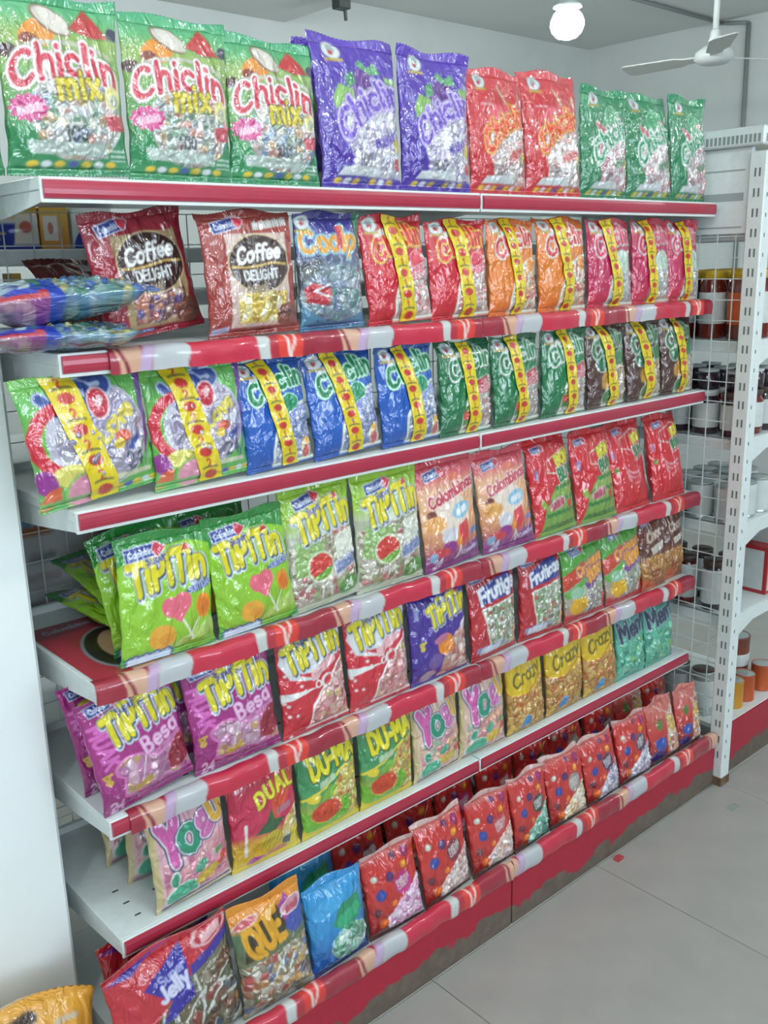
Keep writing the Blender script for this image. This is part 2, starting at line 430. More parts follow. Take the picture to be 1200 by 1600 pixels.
_ll = ['bare bulb glowing under the ceiling beyond the red candy bags', 'bare bulb over the aisle before the coffee candy bags', 'bare bulb over the aisle by the far shelf end', 'bare bulb over the aisle before the white pillar', 'bare bulb near the far wall', 'bare bulb behind the candy shelving near the pillar'] + ['bare bulb, %s of the row over the aisle behind the photographer' % q for q in ('first', 'second')] + ['bare bulb over the shop entrance']
for L, lb in zip(LAMPS, _ll):
    make_lamp(L, lb)

# ceiling fan
fan = empty('ceiling_fan', (3.8, 1.19, 2.42)); tag(fan, 'white three-blade ceiling fan on a long rod', 'fan')
fm = mat('fan_white', '#d4dad8', 0.4)
MB().lathe([(0.02, 0.05), (0.05, 0.045), (0.085, 0.02), (0.09, -0.01), (0.06, -0.03), (0.01, -0.035)], 20).build('motor_hub', fm, fan, smooth=True)
MB().tube((0, 0, 0.04), (0, 0, 0.47), 0.014, 10).lathe([(0.014, 0.05), (0.03, 0.055), (0.022, 0.11), (0.014, 0.12)], 14).build('rod', fm, fan, smooth=True)
MB().lathe([(0.02, 0.40), (0.06, 0.45), (0.065, 0.48)], 16).build('canopy', fm, fan, smooth=True)
blm = mat('fan_blade', '#c6c9c4', 0.45)
for k, a in enumerate((95, 215, 335)):
    a = math.radians(a); c, s_ = math.cos(a), math.sin(a)
    m = MB(); n0 = 0
    pts = [(0.08, 0.025), (0.14, 0.03), (0.18, 0.05), (0.44, 0.06), (0.46, 0.045)]
    V = []
    for zz in (-0.003, 0.003):
        for d, w in pts: V.append((d * c - w * s_, d * s_ + w * c, zz + 0.2 * w))
        for d, w in reversed(pts): V.append((d * c + w * s_, d * s_ - w * c, zz - 0.2 * w))
    q = len(pts) * 2
    F = [tuple(range(q)), tuple(reversed(range(q, 2 * q)))] + [(i, q + i, q + (i + 1) % q, (i + 1) % q) for i in range(q)]
    link('blade', mesh_np('blade', V, F, blm, False), fan)
br = empty('hanging_bracket', (2.56, 2.40, 2.74)); tag(br, 'small dark metal bracket hanging from the ceiling beam', 'bracket')
MB().box(-0.035, 0.035, -0.03, 0.03, -0.06, 0.0).build('bracket_plate', mat('bracket_dark', '#4d5453', 0.5, 0.4), br, bevel=0.004)
MB().tube((0.02, 0, -0.05), (0.025, 0, -0.105), 0.008).build('hook', mat('bracket_dark', '#4d5453'), br)

# ------------------------------------------------------------------ candy shelving
LEV = [1.666, 1.416, 1.173, 0.883, 0.632, 0.396]      # tops of the six shelf decks
SX = [(0.0, 0.914), (0.918, 1.824)]                     # the two bays
PAPER = print_mat('printed_paper', 0.35, 0.10, 0.6, 30.0)
def strip_art(art, X, top=0.0):
    """printed red promotional strip, repeating every 446 mm"""
    ph = np.mod(X - 0.188 + 0.14, 0.446)              # 0.14 = middle of the broad white field
    n1 = 0.0015 * np.sin(art.Y * 9 + X * 30)
    art.fill('#a8283c')
    def seg(a, b, c, sl=0.0):
        q = ph + n1 + sl * (art.Y - 0.5)
        d = np.maximum(a - q, q - b) * 12
        art.put(np.clip(0.5 - d * 20, 0, 1), c)
    seg(0.040, 0.085, '#d0a48c', 0.012)               # bare arm
    seg(0.046, 0.053, '#8a2436', 0.02)
    seg(0.085, 0.106, '#bda3c4', -0.016)              # lilac fold
    seg(0.106, 0.172, '#b9bcc0', -0.012)              # white cloth
    seg(0.170, 0.304, '#c42a44', 0.006)               # bright red field
    seg(0.304, 0.327, '#c6c8c6', 0.006)               # small white tab
    seg(0.328, 0.345, '#b02c3e')
    seg(0.345, 0.398, '#d83c34', 0.006)               # orange-red disc
    seg(0.362, 0.367, '#ecd4ce', 0.014); seg(0.376, 0.381, '#ecd4ce', -0.014)
    seg(0.398, 0.446, '#9a263a'); seg(0.0, 0.040, '#9a263a', 0.006)
    return art
def film(name, x0, x1, prof, parent, nx, artfn, material):
    """sheet swept along x over a cross-section of (y, z) points"""
    P = np.array(prof); m = len(P)
    xs = np.linspace(x0, x1, nx + 1)
    X = np.repeat(xs, m); Yc = np.tile(P[:, 0], nx + 1); Zc = np.tile(P[:, 1], nx + 1)
    wob = 0.0012 * np.sin(X * 37 + x0) + 0.0009 * np.sin(X * 91)
    V = np.stack([X, Yc + wob, Zc + wob * 0.6], 1)
    i, j = np.meshgrid(np.arange(nx), np.arange(m - 1), indexing='ij'); a = (i * m + j).ravel()
    F = np.stack([a, a + 1, a + m + 1, a + m], 1)
    v = np.tile(np.linspace(1, 0, m), nx + 1)
    art = Art((X - x0) / (x1 - x0), v, 0.05, 1.0 / nx); artfn(art, X)
    me = mesh_np(name, V, F, material, True, art.rgba())
    return link(name, me, parent)
STRIP = [(0.008, 0.0012), (0.002, 0.0022), (-0.006, 0.0012), (-0.0122, -0.004), (-0.0142, -0.012), (-0.0145, -0.020), (-0.0130, -0.029), (-0.0125, -0.037)]
_ord = ['topmost', 'second from top', 'third from top', 'fourth from top', 'fifth from top', 'lowest raised']
SHELVES = []
for i, z in enumerate(LEV):
    for b, (x0, x1) in enumerate(SX):
        s = empty('shelf', ((x0 + x1) / 2, 0, z))
        hw = (x1 - x0) / 2
        st = i in (1, 3, 4)
        tag(s, '%s white shelf of the %s bay, %s' % (_ord[i].capitalize(), ('near', 'far')[b], 'with printed red strip' if st else 'with plain red rail'), 'shelf', 'white metal shelves of the candy unit')
        MB().box(-hw, hw, 0.0, 0.395, -0.018, 0.0).box(-hw, hw, -0.006, 0.0, -0.036, 0.0).box(-hw, hw, 0.383, 0.395, -0.018, 0.014).build('deck', WHITE, s, bevel=0.0012)
        rp = [(-0.006, -0.0035), (-0.0095, -0.005), (-0.0112, -0.0105), (-0.0116, -0.017), (-0.0112, -0.0235), (-0.0095, -0.029), (-0.006, -0.0305)]
        MB().prism(rp, -hw + 0.004, hw - 0.004, axis='x').build('price_rail', REDRAIL, s)
        for sx in (-1, 1):
            xa = sx * (hw - 0.003)
            MB().prism([(-0.004, -0.0185), (-0.004, -0.034), (0.15, -0.052), (0.395, -0.075), (0.395, -0.0185)], min(xa, xa - sx * 0.003), max(xa, xa - sx * 0.003), axis='x').build('end_bracket', WHITE, s)
        if st:
            xs0 = {1: 0.077, 3: 0.0, 4: 0.035}[i] if b == 0 else x0
            ps = [(y_, z_) for y_, z_ in STRIP]
            o = film('printed_strip', xs0 - s.location.x, x1 - s.location.x, ps, s, 330, lambda art, X, cx=s.location.x, sh=(0.0, 0, 0, 0.04, 0.03)[i]: strip_art(art, X + cx + sh), PAPER)
        if i in (4, 5) and b == 0:
            m = MB()
            for ix in range(14):
                for iy in range(3):
                    m.box(-hw + 0.05 + ix * 0.06, -hw + 0.062 + ix * 0.06, 0.04 + iy * 0.045, 0.044 + iy * 0.045, 0.0, 0.0004)
            tag(m.build('slot_holes', DARK, s), kind='stuff')
        SHELVES.append(s)
# printed sheet folded back over the near end of the fourth shelf
def sheet_art(A):
    A.fill('#b93345')
    A.rect(0.0, 1.0, 0.80, 1.0, '#8d2a3e')
    A.text('Colombina', 0.45, 0.9, 0.6, '#8fa0b8', 0.10, 4)
    A.oval(0.66, 0.42, 0.40, 0.72, '#8f98a0', -12)
    A.oval(0.67, 0.42, 0.37, 0.68, '#241a18', -12)
    A.oval(0.72, 0.44, 0.24, 0.50, '#caa084', -12); A.oval(0.86, 0.36, 0.05, 0.08, '#b03a3c')
    A.poly([(0.45, 0.0), (1, 0.0), (1, 0.25), (0.9, 0.2), (0.7, 0.24), (0.5, 0.17)], '#d8ad93')
    A.poly([(0.9, 0.28), (1, 0.3), (1, 0.12), (0.95, 0.1)], '#241a18')
def flat_print(name, W, H, nx, fn, material, parent, M=None, thick=0.0):
    ny = max(2, int(nx * H / W)); u, v = np.meshgrid(np.linspace(0, 1, nx + 1), np.linspace(0, 1, ny + 1)); u = u.ravel(); v = v.ravel()
    A = Art(u, v, H / W, 1.0 / nx, 3); fn(A)
    V = np.stack([(u - 0.5) * W, np.zeros_like(u), v * H], 1)
    i, j = np.meshgrid(np.arange(nx), np.arange(ny)); a = (j * (nx + 1) + i).ravel()
    F = np.stack([a, a + 1, a + nx + 2, a + nx + 1], 1)
    me = mesh_np(name, V, F, material, False, A.rgba())
    o = link(name, me, parent)
    if M is not None: o.matrix_local = M
    return o
sh4 = SHELVES[6]
o = flat_print('printed_sheet', 0.15, 0.30, 60, sheet_art, PAPER, sh4, Matrix.Translation((-0.4515 + 0.077, 0.0, 0.0016)) @ Matrix.Rotation(-math.pi / 2, 4, 'X'))

# frame of the unit: rear uprights and the wire back
fr = empty('gondola_frame', (0.916, 0.41, 0)); tag(fr, 'white frame of the candy unit with slotted uprights and wire-grid back', 'shelf frame')
for ux in (-0.9, 0.0, 0.9):
    MB().box(ux - 0.015, ux + 0.015, 0.0, 0.03, 0.0, 1.69).build('upright', WHITE, fr, bevel=0.002)
m = MB()
for k in range(33): m.tube((-0.872 + k * 0.0543, 0.0, 0.19), (-0.872 + k * 0.0543, 0.0, 1.64), 0.0014, 4)
for k in range(25): m.tube((-0.875, 0.003, 0.20 + k * 0.06), (0.87, 0.003, 0.20 + k * 0.06), 0.0014, 4)
tag(m.build('wire_grid', WIRE, fr), kind='stuff')

# base of the unit: a red kick panel with paint worn off along the floor
def kick_mat():
    m = mat('worn_red_paint', '#a92038', 0.45)
    nt = m.node_tree; b = nt.nodes['Principled BSDF']
    tc = nt.nodes.new('ShaderNodeTexCoord'); sp = nt.nodes.new('ShaderNodeSeparateXYZ')
    nt.links.new(tc.outputs['Object'], sp.inputs[0])
    n1 = nt.nodes.new('ShaderNodeTexNoise'); n1.inputs['Scale'].default_value = 7; n1.inputs['Detail'].default_value = 6; n1.inputs['Roughness'].default_value = 0.65
    nt.links.new(tc.outputs['Object'], n1.inputs['Vector'])
    ma = nt.nodes.new('ShaderNodeMath'); ma.operation = 'MULTIPLY_ADD'; ma.inputs[1].default_value = -0.16; ma.inputs[2].default_value = 0.036
    nt.links.new(n1.outputs['Fac'], ma.inputs[0])
    ad = nt.nodes.new('ShaderNodeMath'); ad.operation = 'ADD'; nt.links.new(ma.outputs[0], ad.inputs[0]); nt.links.new(sp.outputs['Z'], ad.inputs[1])
    rg = nt.nodes.new('ShaderNodeMapRange'); rg.inputs[1].default_value = -0.002; rg.inputs[2].default_value = 0.004
    nt.links.new(ad.outputs[0], rg.inputs[0])
    n2 = nt.nodes.new('ShaderNodeTexNoise'); n2.inputs['Scale'].default_value = 40; nt.links.new(tc.outputs['Object'], n2.inputs['Vector'])
    gr = nt.nodes.new('ShaderNodeMix'); gr.data_type = 'RGBA'; gr.inputs[6].default_value = (*lin('#4d4038'), 1); gr.inputs[7].default_value = (*lin('#7a6f62'), 1)
    nt.links.new(n2.outputs['Fac'], gr.inputs[0])
    rd = nt.nodes.new('ShaderNodeMix'); rd.data_type = 'RGBA'; rd.inputs[6].default_value = (*lin('#b3243d'), 1); rd.inputs[7].default_value = (*lin('#9c1f35'), 1)
    nt.links.new(n2.outputs['Fac'], rd.inputs[0])
    mx = nt.nodes.new('ShaderNodeMix'); mx.data_type = 'RGBA'
    nt.links.new(rg.outputs[0], mx.inputs[0]); nt.links.new(gr.outputs[2], mx.inputs[6]); nt.links.new(rd.outputs[2], mx.inputs[7])
    nt.links.new(mx.outputs[2], b.inputs['Base Color'])
    return m
KICK = kick_mat()
for b, (x0, x1) in enumerate(SX):
    s = empty('display_plinth', ((x0 + x1) / 2, 0, 0)); hw = (x1 - x0) / 2
    tag(s, 'worn red base of the %s bay, its top edged with a printed strip' % ('near', 'far')[b], 'shelf base', 'bases of the candy unit')
    MB().box(-hw, hw, -0.106, 0.395, 0.128, 0.146).build('deck', WHITE, s, bevel=0.001)
    MB().box(-hw, hw, -0.112, -0.106, 0.0, 0.168).build('kick_panel', KICK, s, bevel=0.0008)
    for sx in (-1, 1):
        xa = sx * (hw - 0.001)
        MB().box(min(xa, xa - sx * 0.004), max(xa, xa - sx * 0.004), -0.105, 0.395, 0.0, 0.127).build('side_panel', WHITE, s)
    ps = [(-0.095, 0.167), (-0.104, 0.1705), (-0.112, 0.169), (-0.117, 0.163), (-0.1185, 0.152), (-0.1185, 0.140), (-0.117, 0.130), (-0.1135, 0.124)]
    film('printed_strip', -hw, hw, ps, s, 330, lambda art, X, cx=s.location.x: strip_art(art, X + cx + 0.092), PAPER)

# ------------------------------------------------------------------ what is printed on the bags
SIL = ['#e8e8ea', '#b9bcc2', '#8f9298', '#f4f4f4', '#a7a9ad', '#d6cfd4']
MULTI = ['#c9ccd0', '#a9b2b4', '#c88a80', '#c9a878', '#6f9a80', '#7f98b8', '#d8d2c0', '#8f989a', '#c9b0ac', '#b4bcb8', '#6a8a78', '#dcdcdc']
def wavy(A, x0, amp, seed, base=0.0):
    return None
def brand_tag(A, cx, cy, w, rot=8):
    r = math.radians(rot); c, s = math.cos(r), math.sin(r)
    def q(px, py): return (cx + (px * c - py * s) * w, cy + (px * s + py * c) * w / A.a)
    A.poly([q(-.5, -.16), q(.42, -.16), q(.55, 0), q(.42, .16), q(-.5, .16)], '#24388c', rim='#cfd6e6', rimw=0.008)
    A.text('Colombina', cx - 0.03 * w, cy - 0.004, w * 0.78, '#d7dff0', 0.10, rot)
    A.poly([q(.34, -.2), q(.62, 0), q(.34, .2), q(.24, 0)], '#c8324a', rim='#e6dbe2', rimw=0.006)
def maker(A, cx=0.16, cy=0.90, r=0.075):
    A.oval(cx, cy, r * 1.1, r, '#cfd4d6', rim='#7d8a86', rimw=0.008)
    A.oval(cx, cy + 0.01, r * 0.55, r * 0.55, '#9aa6a8'); A.oval(cx - 0.01, cy - 0.015, r * 0.35, r * 0.3, '#b03a44')
    A.rect(cx - r * 1.2, cx + r * 1.2, cy - r * 0.95, cy - r * 0.72, '#b59a34')
def dots_band(A, y0, y1, back, n=7, x0=0.12, x1=0.88):
    A.rect(0, 1, y0, y1, back)
    for k in range(n):
        c = x0 + (x1 - x0) * (k + 0.5) / n
        A.oval(c, (y0 + y1) / 2, 0.042, 0.022, ['#e3c43a', '#dfe3e8', '#d9b83c', '#4a58a8'][k % 4])
def d_mix(A):
    A.vgrad([(0, '#2f8256'), (0.25, '#3c8a55'), (0.55, '#6f9b52'), (0.75, '#8aa557'), (0.86, '#5da871'), (1, '#3f9c70')])
    A.oval(0.30, 0.76, 0.16, 0.10, '#d98a35', 25); A.oval(0.22, 0.72, 0.07, 0.05, '#7c3420')
    A.oval(0.42, 0.835, 0.17, 0.085, '#7a5a44', -28); A.oval(0.43, 0.835, 0.155, 0.07, '#cfc7bd', -28)
    A.poly([(0.56, 0.80), (0.72, 0.92), (0.90, 0.77), (0.74, 0.76)], '#b53436', rim='#5c8a48', rimw=0.012)
    A.oval(0.95, 0.80, 0.06, 0.05, '#3a3550'); A.oval(0.06, 0.66, 0.07, 0.05, '#4b2b2a')
    d = A.ell(0.56, 0.33, 0.40, 0.34)
    A.candies(d, 0.062, MULTI, 0.5, 0.004, 1.2)
    A.line(arc(0.5, 0.62, 0.42, 0.10, 170, 20, 10), 0.03, '#b9b6a6')
    A.text('Chiclin', 0.50, 0.545, 0.86, '#bf3347', 0.10, 3, 0.5, outs=[(0.105, '#8d8b83'), (0.075, '#e6dcdc')], gap=0.14)
    A.text('mix', 0.58, 0.495, 0.36, '#d0bc34', 0.10, 4, 0, outs=[(0.05, '#4a4a24')], gap=0.16)
    A.burst(0.16, 0.36, 0.15, '#c44a86'); A.text('~~~', 0.16, 0.365, 0.18, '#e6b9cc', 0.07, 12)
    A.oval(0.88, 0.44, 0.075, 0.085, '#d8d08a'); A.oval(0.89, 0.42, 0.05, 0.05, '#a9ad98')
    A.poly([(0.78, 0.33), (0.97, 0.35), (0.99, 0.26), (0.82, 0.25)], '#c25560')
    A.poly([(0.12, 0.12), (0.8, 0.10), (0.8, 0.17), (0.12, 0.19)], '#aab8b0')
    A.poly([(0.0, 0.30), (0.16, 0.12), (0.1, 0.0), (0, 0)], '#2c8150'); A.poly([(0.72, 0.0), (0.88, 0.14), (1, 0.28), (1, 0)], '#2f7a52')
    A.text('100', 0.52, 0.225, 0.18, '#35424a', 0.09, 2)
    for k in range(4): A.rect(0.82, 0.97, 0.05 + k * 0.028, 0.064 + k * 0.028, '#a9c3b4')
    dots_band(A, 0.045, 0.085, '#3b8a5c')
def big(base, base2, fill, out, out2, fruit, pal, light):
    def f(A):
        A.vgrad([(0, base2), (0.3, base), (0.75, base), (1, light)])
        rg = np.random.RandomState(5)
        for k in range(26): A.oval(rg.rand(), 0.55 + rg.rand() * 0.45, 0.012 + 0.012 * rg.rand(), 0.012 + 0.01 * rg.rand(), light)
        fruit(A)
        d = np.maximum(np.minimum(A.ell(0.86, 0.36, 0.60, 0.46), A.pd([(0.32, 0.10), (1.1, 0.06), (1.1, 0.4), (0.34, 0.3)])), 0.075 - A.Y)
        A.candies(d, 0.062, pal, 0.55, 0.004, 1.0)
        A.text('Chiclin', 0.62, 0.50, 0.86, fill, 0.105, 26, 0.55, outs=[(0.10, out2), (0.075, out)], gap=0.12)
        A.text('~~~', 0.74, 0.34, 0.3, base, 0.06, 18)
        A.oval(0.93, 0.30, 0.05, 0.07, '#c9b85a'); A.oval(0.94, 0.17, 0.055, 0.06, '#b8575a')
        A.poly([(0.16, 0.085), (0.72, 0.085), (0.66, 0.15), (0.22, 0.14)], '#c4c9cc')
        A.text('100', 0.48, 0.185, 0.18, '#55585e', 0.09)
        dots_band(A, 0.035, 0.07, base)
        maker(A, 0.22, 0.88)
    return f
def grapes(A):
    for cx, cy in ((0.5, 0.73), (0.42, 0.69), (0.58, 0.68), (0.48, 0.64), (0.4, 0.62), (0.62, 0.74), (0.55, 0.61)): A.oval(cx, cy, 0.07, 0.07, '#5c2a86')
    A.poly([(0.45, 0.80), (0.52, 0.84), (0.6, 0.79), (0.7, 0.83), (0.78, 0.76), (0.62, 0.75)], '#5fa070'); A.poly([(0.8, 0.74), (0.98, 0.74), (0.94, 0.64), (0.84, 0.66)], '#74a45a')
    A.poly([(0.16, 0.58), (0.22, 0.67), (0.38, 0.64), (0.40, 0.55), (0.28, 0.52), (0.18, 0.51)], '#7fae58'); A.poly([(0.3, 0.72), (0.4, 0.76), (0.42, 0.68), (0.32, 0.64)], '#3f8a5a')
def cherries(A):
    for cx, cy in ((0.45, 0.65), (0.62, 0.68), (0.8, 0.66), (0.35, 0.6)): A.oval(cx, cy, 0.09, 0.085, '#d8485a')
    A.line([(0.62, 0.72), (0.55, 0.80), (0.5, 0.85)], 0.03, '#b9a98a'); A.line([(0.8, 0.7), (0.88, 0.78), (0.87, 0.8)], 0.025, '#b9a98a'); A.line([(0.2, 0.7), (0.36, 0.7)], 0.02, '#d99aa0')
def melon(A):
    A.oval(0.58, 0.73, 0.15, 0.13, '#3f9a68', rim='#8fc8a8', rimw=0.012)
    A.poly([(0.24, 0.68), (0.48, 0.60), (0.34, 0.54)], '#b84a58', rim='#d7a6ac', rimw=0.012); A.poly([(0.68, 0.74), (0.82, 0.74), (0.8, 0.66), (0.7, 0.66)], '#b84a58')
def d_coffee(base, base2, pal, panel, second):
    def f(A):
        A.vgrad([(0, base2), (0.2, base), (0.8, base), (1, base2)])
        A.rect(0.22, 0.90, 0.07, 0.80, panel)
        A.candies(np.maximum(A.pd([(0.29, 0.10), (0.86, 0.10), (0.86, 0.34), (0.29, 0.34)]), -9), 0.06, pal, 0.35, 0.004, 0.8)
        A.oval(0.57, 0.565, 0.355, 0.275, '#c9b48a'); A.oval(0.57, 0.565, 0.34, 0.26, '#3a2220')
        A.line([(0.26, 0.545), (0.4, 0.535), (0.55, 0.545), (0.7, 0.565), (0.88, 0.55)], 0.022, '#c2a25c')
        A.text('Coffee', 0.57, 0.635, 0.50, '#eef0f0', 0.095, 6, 0.1, outs=[(0.06, '#6d5a54')], shear=0.22, gap=0.06)
        A.text('DELIGHT', 0.57, 0.475, 0.38, '#dadddd', 0.10, 2, -0.05)
        A.oval(0.86, 0.15, 0.15, 0.11, '#7a4438', 15); A.line([(0.74, 0.15), (0.86, 0.18), (0.97, 0.14)], 0.02, '#56302a'); A.line([(0.76, 0.11), (0.9, 0.12)], 0.015, '#96604f')
        A.text('~~~', 0.5, 0.385, 0.22, '#8a7862', 0.06)
        brand_tag(A, 0.27, 0.87, 0.30, 12)
        if second: A.text('~~~~~', 0.74, 0.89, 0.40, '#cfd6d4', 0.06, 6, gap=0.1)
        A.poly([(0.02, 0.03), (0.2, 0.05), (0.2, 0.09), (0.02, 0.07)], '#9aa2c0')
    return f
def d_cool(A):
    A.vgrad([(0, '#3f6f92'), (0.2, '#4b7f9c'), (0.45, '#6f8590'), (0.62, '#4d5478'), (0.78, '#3c3a8c'), (1, '#37327f')])
    A.poly([(0.88, 1), (1, 1), (1, 0.6), (0.9, 0.7)], '#2f6d4c'); A.poly([(0, 0.55), (0.3, 0.6), (0.25, 0.3), (0, 0.3)], '#4a4f55')
    A.candies(A.ell(0.55, 0.30, 0.55, 0.33), 0.10, ['#7d8f98', '#93a4aa', '#5b7f86', '#3f7a6c', '#a8b0b6', '#6a7390'], 0.35, 0.004, 0.8)
    A.poly([(0.04, 0.36), (0.14, 0.40), (0.40, 0.34), (0.34, 0.20), (0.06, 0.24)], '#b8323e'); A.line([(0.36, 0.38), (0.16, 0.33), (0.4, 0.26)], 0.025, '#cfd0d2')
    A.text('Coolp', 0.47, 0.735, 0.82, '#d99a3c', 0.12, 2, 0, outs=[(0.10, '#7fb3c6')], gap=0.12)
    A.text('l', 0.63, 0.755, 0.035, '#c23b4e', 0.16, 0)
    A.poly([(0.1, 0.02), (0.9, 0.02), (0.9, 0.06), (0.1, 0.06)], '#35507e')
    maker(A, 0.12, 0.90, 0.09)
def small(base, base2, fill, out, pal, extra, word, wcol):
    def f(A):
        A.vgrad([(0, base2), (0.25, base), (0.7, base), (1, base2)])
        d = np.maximum(A.ell(1.0, 0.14, 0.62, 0.56), 0.05 - A.Y)
        A.put(A.aa(d - 0.03), '#d5dccf'); A.candies(d, 0.066, pal, 0.5, 0.004, 1.0)
        extra(A)
        A.text('Chiclin', 0.56, 0.715, 0.84, fill, 0.115, 14, 0.35, outs=[(0.11, '#6d6a5a'), (0.085, out)], gap=0.12)
        if word: A.text(word, 0.74, 0.47, 0.44, wcol, 0.10, 16, 0, outs=[(0.06, '#e3e3e0')], gap=0.1)
        A.text('~~~', 0.28, 0.84, 0.2, '#dcdcdc', 0.07, 12)
        maker(A, 0.16, 0.90, 0.085)
    return f
def x_cherry(A): A.oval(0.78, 0.56, 0.11, 0.10, '#d02a48', rim='#e59aa6', rimw=0.012); A.line([(0.8, 0.64), (0.9, 0.72)], 0.02, '#c9b0a0')
def x_orange(A): A.oval(0.85, 0.5, 0.1, 0.09, '#e08a3a', rim='#f0c890', rimw=0.012)
def x_coco(A): A.oval(0.72, 0.50, 0.20, 0.16, '#cfd8d0', 0, rim='#8d7d86', rimw=0.015); A.oval(0.75, 0.48, 0.15, 0.12, '#b8cdbd')
def x_mint(A): A.oval(0.68, 0.54, 0.13, 0.14, '#128a5c', -20, rim='#9fe0c8', rimw=0.014); A.line([(0.55, 0.32), (0.70, 0.15)], 0.03, '#c9ccd8'); A.oval(0.88, 0.13, 0.09, 0.13, '#d8c8a8'); A.oval(0.87, 0.10, 0.06, 0.08, '#c85a5a'); A.oval(0.89, 0.2, 0.05, 0.05, '#e0b04a')
def x_mel(A): A.poly([(0.62, 0.55), (0.9, 0.6), (0.94, 0.42), (0.7, 0.4)], '#b83a4e', rim='#8ac0a0', rimw=0.014); A.rect(0.36, 0.5, 0.1, 0.3, '#4f7a3c'); A.oval(0.42, 0.2, 0.06, 0.06, '#c0463c')
def x_tam(A): A.oval(0.42, 0.34, 0.2, 0.12, '#b98a3c', 40); A.oval(0.30, 0.52, 0.12, 0.13, '#2f6d48', 0, rim='#cfd8d0', rimw=0.012); A.poly([(0.6, 0.62), (0.95, 0.68), (0.95, 0.5), (0.68, 0.48)], '#3f7a4c', rim='#9fb8a0', rimw=0.012); A.oval(0.45, 0.13, 0.14, 0.10, '#47734a', 20, rim='#c9d2c4', rimw=0.014)
def d_love(A):
    A.vgrad([(0, '#57a552'), (0.5, '#6cb04a'), (0.85, '#5fae52'), (1, '#7ec05c')])
    A.oval(0.54, 0.48, 0.42, 0.40, '#b9b6c6')
    A.candies(A.ell(0.56, 0.47, 0.38, 0.37), 0.10, ['#b4aec0', '#9488ac', '#c6c4cc', '#a296b4', '#b8b4c0', '#8a8298'], 0.5, 0.004, 1.2)
    A.poly([(0.92, 1.0), (1.0, 0.95), (0.98, 0.4), (0.9, 0.15), (0.95, 0.45)], '#6a3f92')
    A.text('VipS', 0.44, 0.82, 0.52, '#2f4a94', 0.15, 24, 0.1, outs=[(0.08, '#a9b6d4')], gap=0.12)
    A.line(arc(0.25, 0.50, 0.21, 0.24, 100, 260, 9), 0.10, '#c8283a'); A.oval(0.58, 0.72, 0.08, 0.11, '#c23246', 0, rim='#e0c6cc', rimw=0.012); A.text('de', 0.58, 0.74, 0.08, '#e8d8dc', 0.1, 60)
    A.text('Love', 0.68, 0.57, 0.36, '#d6c44a', 0.13, 32, 0, outs=[(0.09, '#8d8fb0')], gap=0.1)
    A.oval(0.72, 0.44, 0.07, 0.05, '#d0583c'); A.oval(0.68, 0.39, 0.05, 0.04, '#d8bc3a'); A.poly([(0.76, 0.34), (0.86, 0.44), (0.88, 0.4), (0.8, 0.31)], '#3a4f9c')
    A.oval(0.28, 0.23, 0.17, 0.09, '#d8d06a', -12); A.oval(0.35, 0.11, 0.14, 0.12, '#d890a8', 10, rim='#8fb864', rimw=0.02)
    A.oval(0.06, 0.22, 0.08, 0.10, '#8f2f8a', 20); A.oval(0.08, 0.08, 0.09, 0.05, '#cf6a44', 25); A.oval(0.1, 0.14, 0.07, 0.03, '#c9582f', 20)
    A.text('24', 0.80, 0.245, 0.15, '#3d4a5a', 0.09, 4)
    A.poly([(0.5, 0.12), (0.95, 0.12), (0.95, 0.155), (0.5, 0.17)], '#c3c6a8'); dots_band(A, 0.04, 0.075, '#6fae62', 7, 0.45, 1.0)
def tip_logo(A, cx, cy, w, rot=10, plate=None):
    if plate: A.oval(cx, cy, w * 0.58, w * 0.26, plate, rot + 4)
    A.text('TiPiTin', cx + 0.012, cy - 0.012, w, '#3c5078', 0.16, rot, 0.12, outs=[(0.07, '#c3ccd6')], gap=0.13, tall=1.35)
    A.text('TiPiTin', cx, cy, w, '#e0d21e', 0.125, rot, 0.12, outs=[(0.03, '#5c6a58')], gap=0.13, tall=1.35)
    r = math.radians(rot); ex = cx + 0.24 * w; ey = cy + (0.24 * w * math.tan(r) + 0.22 * w) / A.a
    A.poly([(ex - 0.05, ey - 0.02), (ex + 0.0, ey + 0.045), (ex + 0.06, ey + 0.0)], '#c22d3c')
    A.text('Super', cx - 0.16 * w, cy + (0.205 * w - 0.16 * w * math.tan(r)) / A.a, w * 0.26, '#3a4aa0', 0.12, rot + 4)
